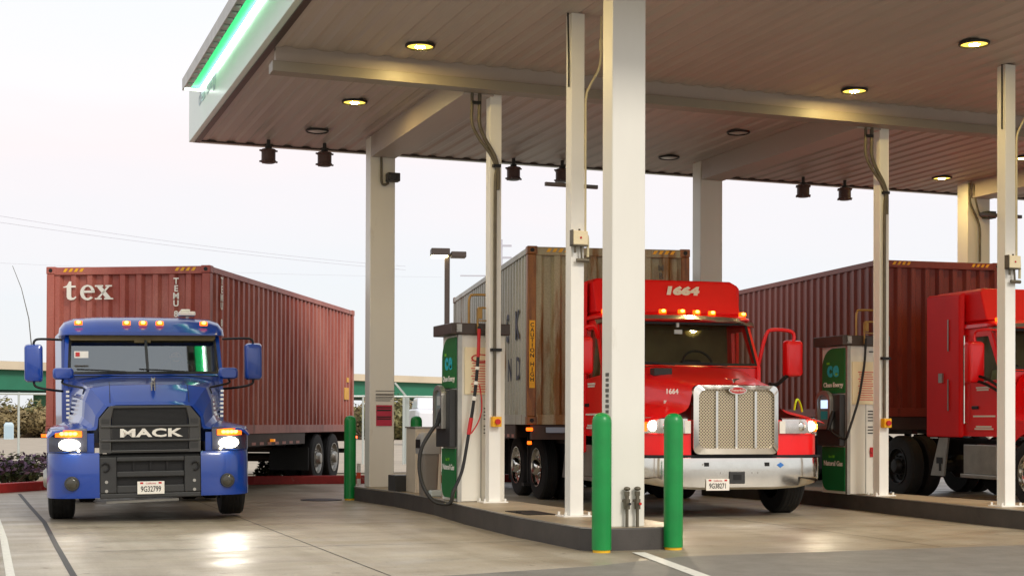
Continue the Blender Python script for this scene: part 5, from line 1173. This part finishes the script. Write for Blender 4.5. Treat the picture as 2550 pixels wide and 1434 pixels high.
# ------------------------------------------------------------------ background
def tree_bush(name, x, y, w, h, n, leafm, lab, cat, group, flowers=None, z0=0, seed=0, ls=.12):
    rr = random.Random(seed); t = empty(name, (x,y,z0), 0, lab, cat, group); b = MB(); fl = MB(); st = MB()
    cl = [(rr.uniform(-.42,.42)*w, rr.uniform(-.3,.3)*w, h*rr.uniform(.25,.78), rr.uniform(.16,.30)*min(w,h*1.3)) for _ in range(14)]
    for c in cl: st.tube([(c[0]*.15,c[1]*.15,0),(c[0]*.6,c[1]*.6,c[2]*.5),(c[0],c[1],c[2])], [.03*h,.02*h,.008*h], 5)
    for i in range(n):
        c = rr.choice(cl); d = Vector((rr.gauss(0,1),rr.gauss(0,1),rr.gauss(0,1))).normalized(); p = Vector(c[:3])+d*c[3]*rr.uniform(.5,1.15)
        if p.z < .02: p.z = rr.uniform(.02,.3*h)
        a = Vector((rr.gauss(0,1),rr.gauss(0,1),rr.gauss(0,.6))).normalized(); e = a.cross(d).normalized() if a.cross(d).length > .01 else Vector((1,0,0)); s = ls*rr.uniform(.6,1.4)
        tgt = fl if (flowers and p.z > h*.45 and rr.random() < .55) else b
        tgt.quad(p-a*s, p-e*s*.5, p+a*s, p+e*s*.5)
    b.build('leaves', leafm, t, fix=False); st.build('stems', M['stem'], t)
    if flowers: fl.build('flowers', flowers, t, fix=False)
    return t
for i,(x,y,w,h,lab) in enumerate([(-1.6,27.3,1.3,.55,'flowering shrub with purple blooms cut by the left border of the photo'),(-.55,27.0,1.2,.52,'flowering shrub with purple blooms behind the red kerb, beside the left border one'),(.4,27.6,1.2,.62,'flowering shrub with purple blooms just left of the blue truck'),(1.5,29.3,1.3,.6,'flowering shrub with purple blooms seen right beside the blue truck headlight'),(-.9,29.5,1.5,.55,'flowering shrub with sparse blooms at the back of the planted bed'),(.55,30.2,1.4,.62,'dark leafy flowering shrub in the second row of the planted bed'),(4.4,30.0,1.2,.55,'pale pinkish shrub seen under the red container'),(6.0,30.6,1.2,.5,'low shrub seen through the gap before the trailer wheels')]):
    tree_bush('flowering_shrub', x, y, w, h, 900, M['leafd'], lab, 'shrub', 'purple flowering shrubs along the red kerb', M['flower'], seed=i, ls=.055)
for i,(px,d,w,h,lm,lab) in enumerate([(8,104,6.5,2.6,'leafo','olive bush at the left border below the overpass'),(50,100,7,2.2,'leafb','dry tan bush beside the green bridge pier'),(98,102,6.5,2.4,'leafb','dry tan bush just left of the blue truck mirror'),(918,96,6,2.4,'leafo','olive bush between the red container and the rear column'),(1000,100,7,2.8,'leafb','dry tan bush right behind the bollard by the rear column'),(1062,98,6.5,3.0,'leafo','olive bush behind the fence next to the pump console'),(960,106,7,2.6,'leafb','dry tan bush behind the rear white column'),(150,106,7,2.4,'leafo','olive bush mostly hidden by the blue truck')]):
    p = at_d(px,1050,d); tree_bush('dry_bush', p.x, p.y, w, h, 3600, M[lm], lab, 'bush', 'dry bushes below the overpass', seed=40+i, ls=.17)
# overpass
A = at_d(-500,1050,101); B = at_d(1500,1050,170); A.z = B.z = 0; u = (B-A).normalized(); 
ov = empty('overpass', (0,0,0), 0, 'long road overpass with green steel girder and pale parapet in the distance', 'bridge')
b = MB(); Z = Vector((0,0,1)); b.bar(A+Z*5.35, B+Z*5.35, 10, .62); b.build('parapet', mat('pale concrete', (.80,.74,.64), .8, var=.1, vscale=.3), ov)
b = MB(); b.bar(A+Z*5.83, B+Z*5.83, .3, .10); nrm = u.cross(Z); b.build('guard_rail', mat('rail grey', (.55,.56,.54), .6), ov)
b = MB(); b.bar(A+Z*4.28, B+Z*4.28, 8.8, 1.5); b.build('girder', mat('bridge green', (.14,.44,.33), .5, var=.1, vscale=.5), ov)
b = MB(); b.bar(A+Z*3.45, B+Z*3.45, 8.4, .14); b.build('girder_flange', mat('bridge dark green', (.06,.25,.18), .6), ov)
for px in (100,-260,760,1180):
    dd = ray(px,1050); dd.z = 0; n2 = Vector((u.y,-u.x,0)); tt = (A.dot(n2))/(dd.dot(n2)); p = dd*tt
    b = MB(); b.cyl((p.x,p.y,0),(p.x,p.y,3.4),.55,14); b.build('pier', mat('pier green', (.35,.58,.46), .7), ov)
# chain fence line 40 m out
fa = at_d(-300,1050,38); fb = at_d(1300,1050,42); fa.z = fb.z = 0
fe = empty('chain_link_fence', (0,0,0), 0, 'pale galvanised fence with a top rail behind the fuel station', 'fence')
gal = mat('galvanised', (.74,.77,.75), .45, metal=.3)
b = MB(); b.cyl(fa+Z*1.96, fb+Z*1.96, .03, 8); b.build('top_rail', gal, fe)
b = MB(); dd = fb-fa
for k in range(0,16):
    p = fa+dd*(k/15)*1.0; b2 = MB(); b2.cyl(p, p+Z*2.0, .03, 8); b2.build('fence_post', gal, fe)
p = at_d(1013,1050,41.5); b.v=[];b.f=[];b.m=[]; b.cyl((p.x,p.y,0),(p.x,p.y,1.96),.075,8); b.bar((p.x,p.y,1.95),(p.x-.36,p.y,2.36),.05,.05); b.build('corner_post', gal, fe)
# delineator
p = at_z(893,1206,0); b = MB(); dl = empty('marker_post', (p.x,p.y,0), 0, 'thin white and orange marker post right of the far green bollard', 'marker post')
b.cyl((0,0,0),(0,0,.42),.04,10); b.build('post', M['letter'], dl); b = MB(); b.cyl((0,0,.12),(0,0,.24),.043,10); b.build('orange_band', mat('orange band', (.9,.3,.12), .5), dl)
# pale box at left
p = at_d(22,1050,92); b = MB(); ub = empty('utility_box', (p.x,p.y,0), 0, 'pale blue utility box among the bushes at the left border', 'utility box')
b.loft([[(-.3,-.2,0),(.3,-.2,0),(.3,.2,0),(-.3,.2,0)],[(-.3,-.2,.95),(.3,-.2,.95),(.3,.2,.95),(-.3,.2,.95)],[(-.2,-.15,1.1),(.2,-.15,1.1),(.2,.15,1.1),(-.2,.15,1.1)]]); b.build('box_body', mat('pale blue box', (.72,.80,.84), .5), ub, bevel=.02); b = MB(); b.box(-.24,.24,-.215,-.2,.12,.85); b.build('box_door', mat('pale blue door', (.66,.75,.80), .5), ub)
# distant car with lamps
p = at_d(1074,1050,75); cr_ = empty('distant_car', (p.x,p.y,.0), R(-10), 'distant white car with a lit lamp seen beside the pump console', 'car')
b = MB(); b.loft([[(-.9,-2.1,.9),(.9,-2.1,.9),(.9,-2.1,1.75),(-.9,-2.1,1.75)],[(-.95,-1.0,.8),(.95,-1.0,.8),(.95,-1.0,1.9),(-.95,-1.0,1.9)],[(-.95,2.2,.8),(.95,2.2,.8),(.95,2.2,1.9),(-.95,2.2,1.9)]]); b.loft([[(-.85,-.9,1.9),(.85,-.9,1.9),(.75,-.3,2.5),(-.75,-.3,2.5)],[(-.85,1.9,1.9),(.85,1.9,1.9),(.75,1.5,2.5),(-.75,1.5,2.5)]]); b.build('car_body', mat('white car', (.85,.86,.88), .3, coat=.5), cr_, bevel=.08)
b = MB()
for sx in (-.85,.85):
    for sy in (-1.4,1.4): b.cyl((sx-.1,sy,.45),(sx+.1,sy,.45),.45,14)
b.build('wheel', M['tyre'], cr_)
for x in (.25,): b = MB(); b.sphere((x,-2.15,1.95),.14,10); b.build('headlight', M['farlamp'], cr_); b = MB(); b.sphere((x-.15,-2.15,2.33),.12,10); b.build('roof_lamp', M['redlamp'], cr_)
# street lamp
p = at_d(1112,1050,40); sl_ = empty('street_lamp', (p.x,p.y,0), R(-12), 'double-headed street lamp with one glowing head behind the pump', 'street lamp')
b = MB(); b.box(-.07,.07,-.07,.07,0,5.92); b.build('pole', M['bronze'], sl_, bevel=.01)
b = MB(); b.box(-.46,.06,-.22,.22,5.86,6.06); h1 = b.build('lamp_head', M['bronze'], sl_, bevel=.02); b = MB(); b.box(-.44,.0,-.2,.2,5.82,5.861); b.build('lamp_lens', M['street'], h1)
b = MB(); b.box(.10,.52,-.2,.2,5.82,5.98); b.build('lamp_head', M['bronze'], sl_, bevel=.02); b = MB(); b.box(.06,.10,-.05,.05,5.86,5.92); b.build('lamp_arm', M['bronze'], sl_)
# wires
wm = mat('wire grey', (.74,.74,.78), .7)
for i,(pa,pb,sag,lab) in enumerate([((-60,528),(1010,663),14,'upper thin power line crossing the sky above the red container'),((-60,545),(1010,672),10,'lower thin power line crossing the sky just under another wire'),((-60,652),(1100,690),6,'faint power line low in the sky near the container roof')]):
    a = at_d(*pa,170); c = at_d(*pb,230); b = MB(); pts = []
    for k in range(25): t_ = k/24; q = a.lerp(c,t_); q.z -= 4*sag*.05*t_*(1-t_); pts.append(q)
    b.tube(pts, .026 if i < 2 else .014, 5); tag(b.build('power_line', wm), lab, 'power line', 'overhead power lines')
p = at_d(1246,1050,120); mt = empty('utility_pole', (p.x,p.y,0), R(-20), 'distant utility pole with crossarms half hidden by the conduit post', 'utility pole')
b = MB(); b.cyl((0,0,0),(0,0,16.5),.14,8); b.build('pole', wm, mt); b = MB(); b.box(-.9,.9,-.08,.08,15.9,16.05); b.box(-.9,.9,-.08,.08,14.9,15.05); b.box(-3.4,.2,-.06,.06,13.4,13.5); b.build('crossarm', wm, mt)
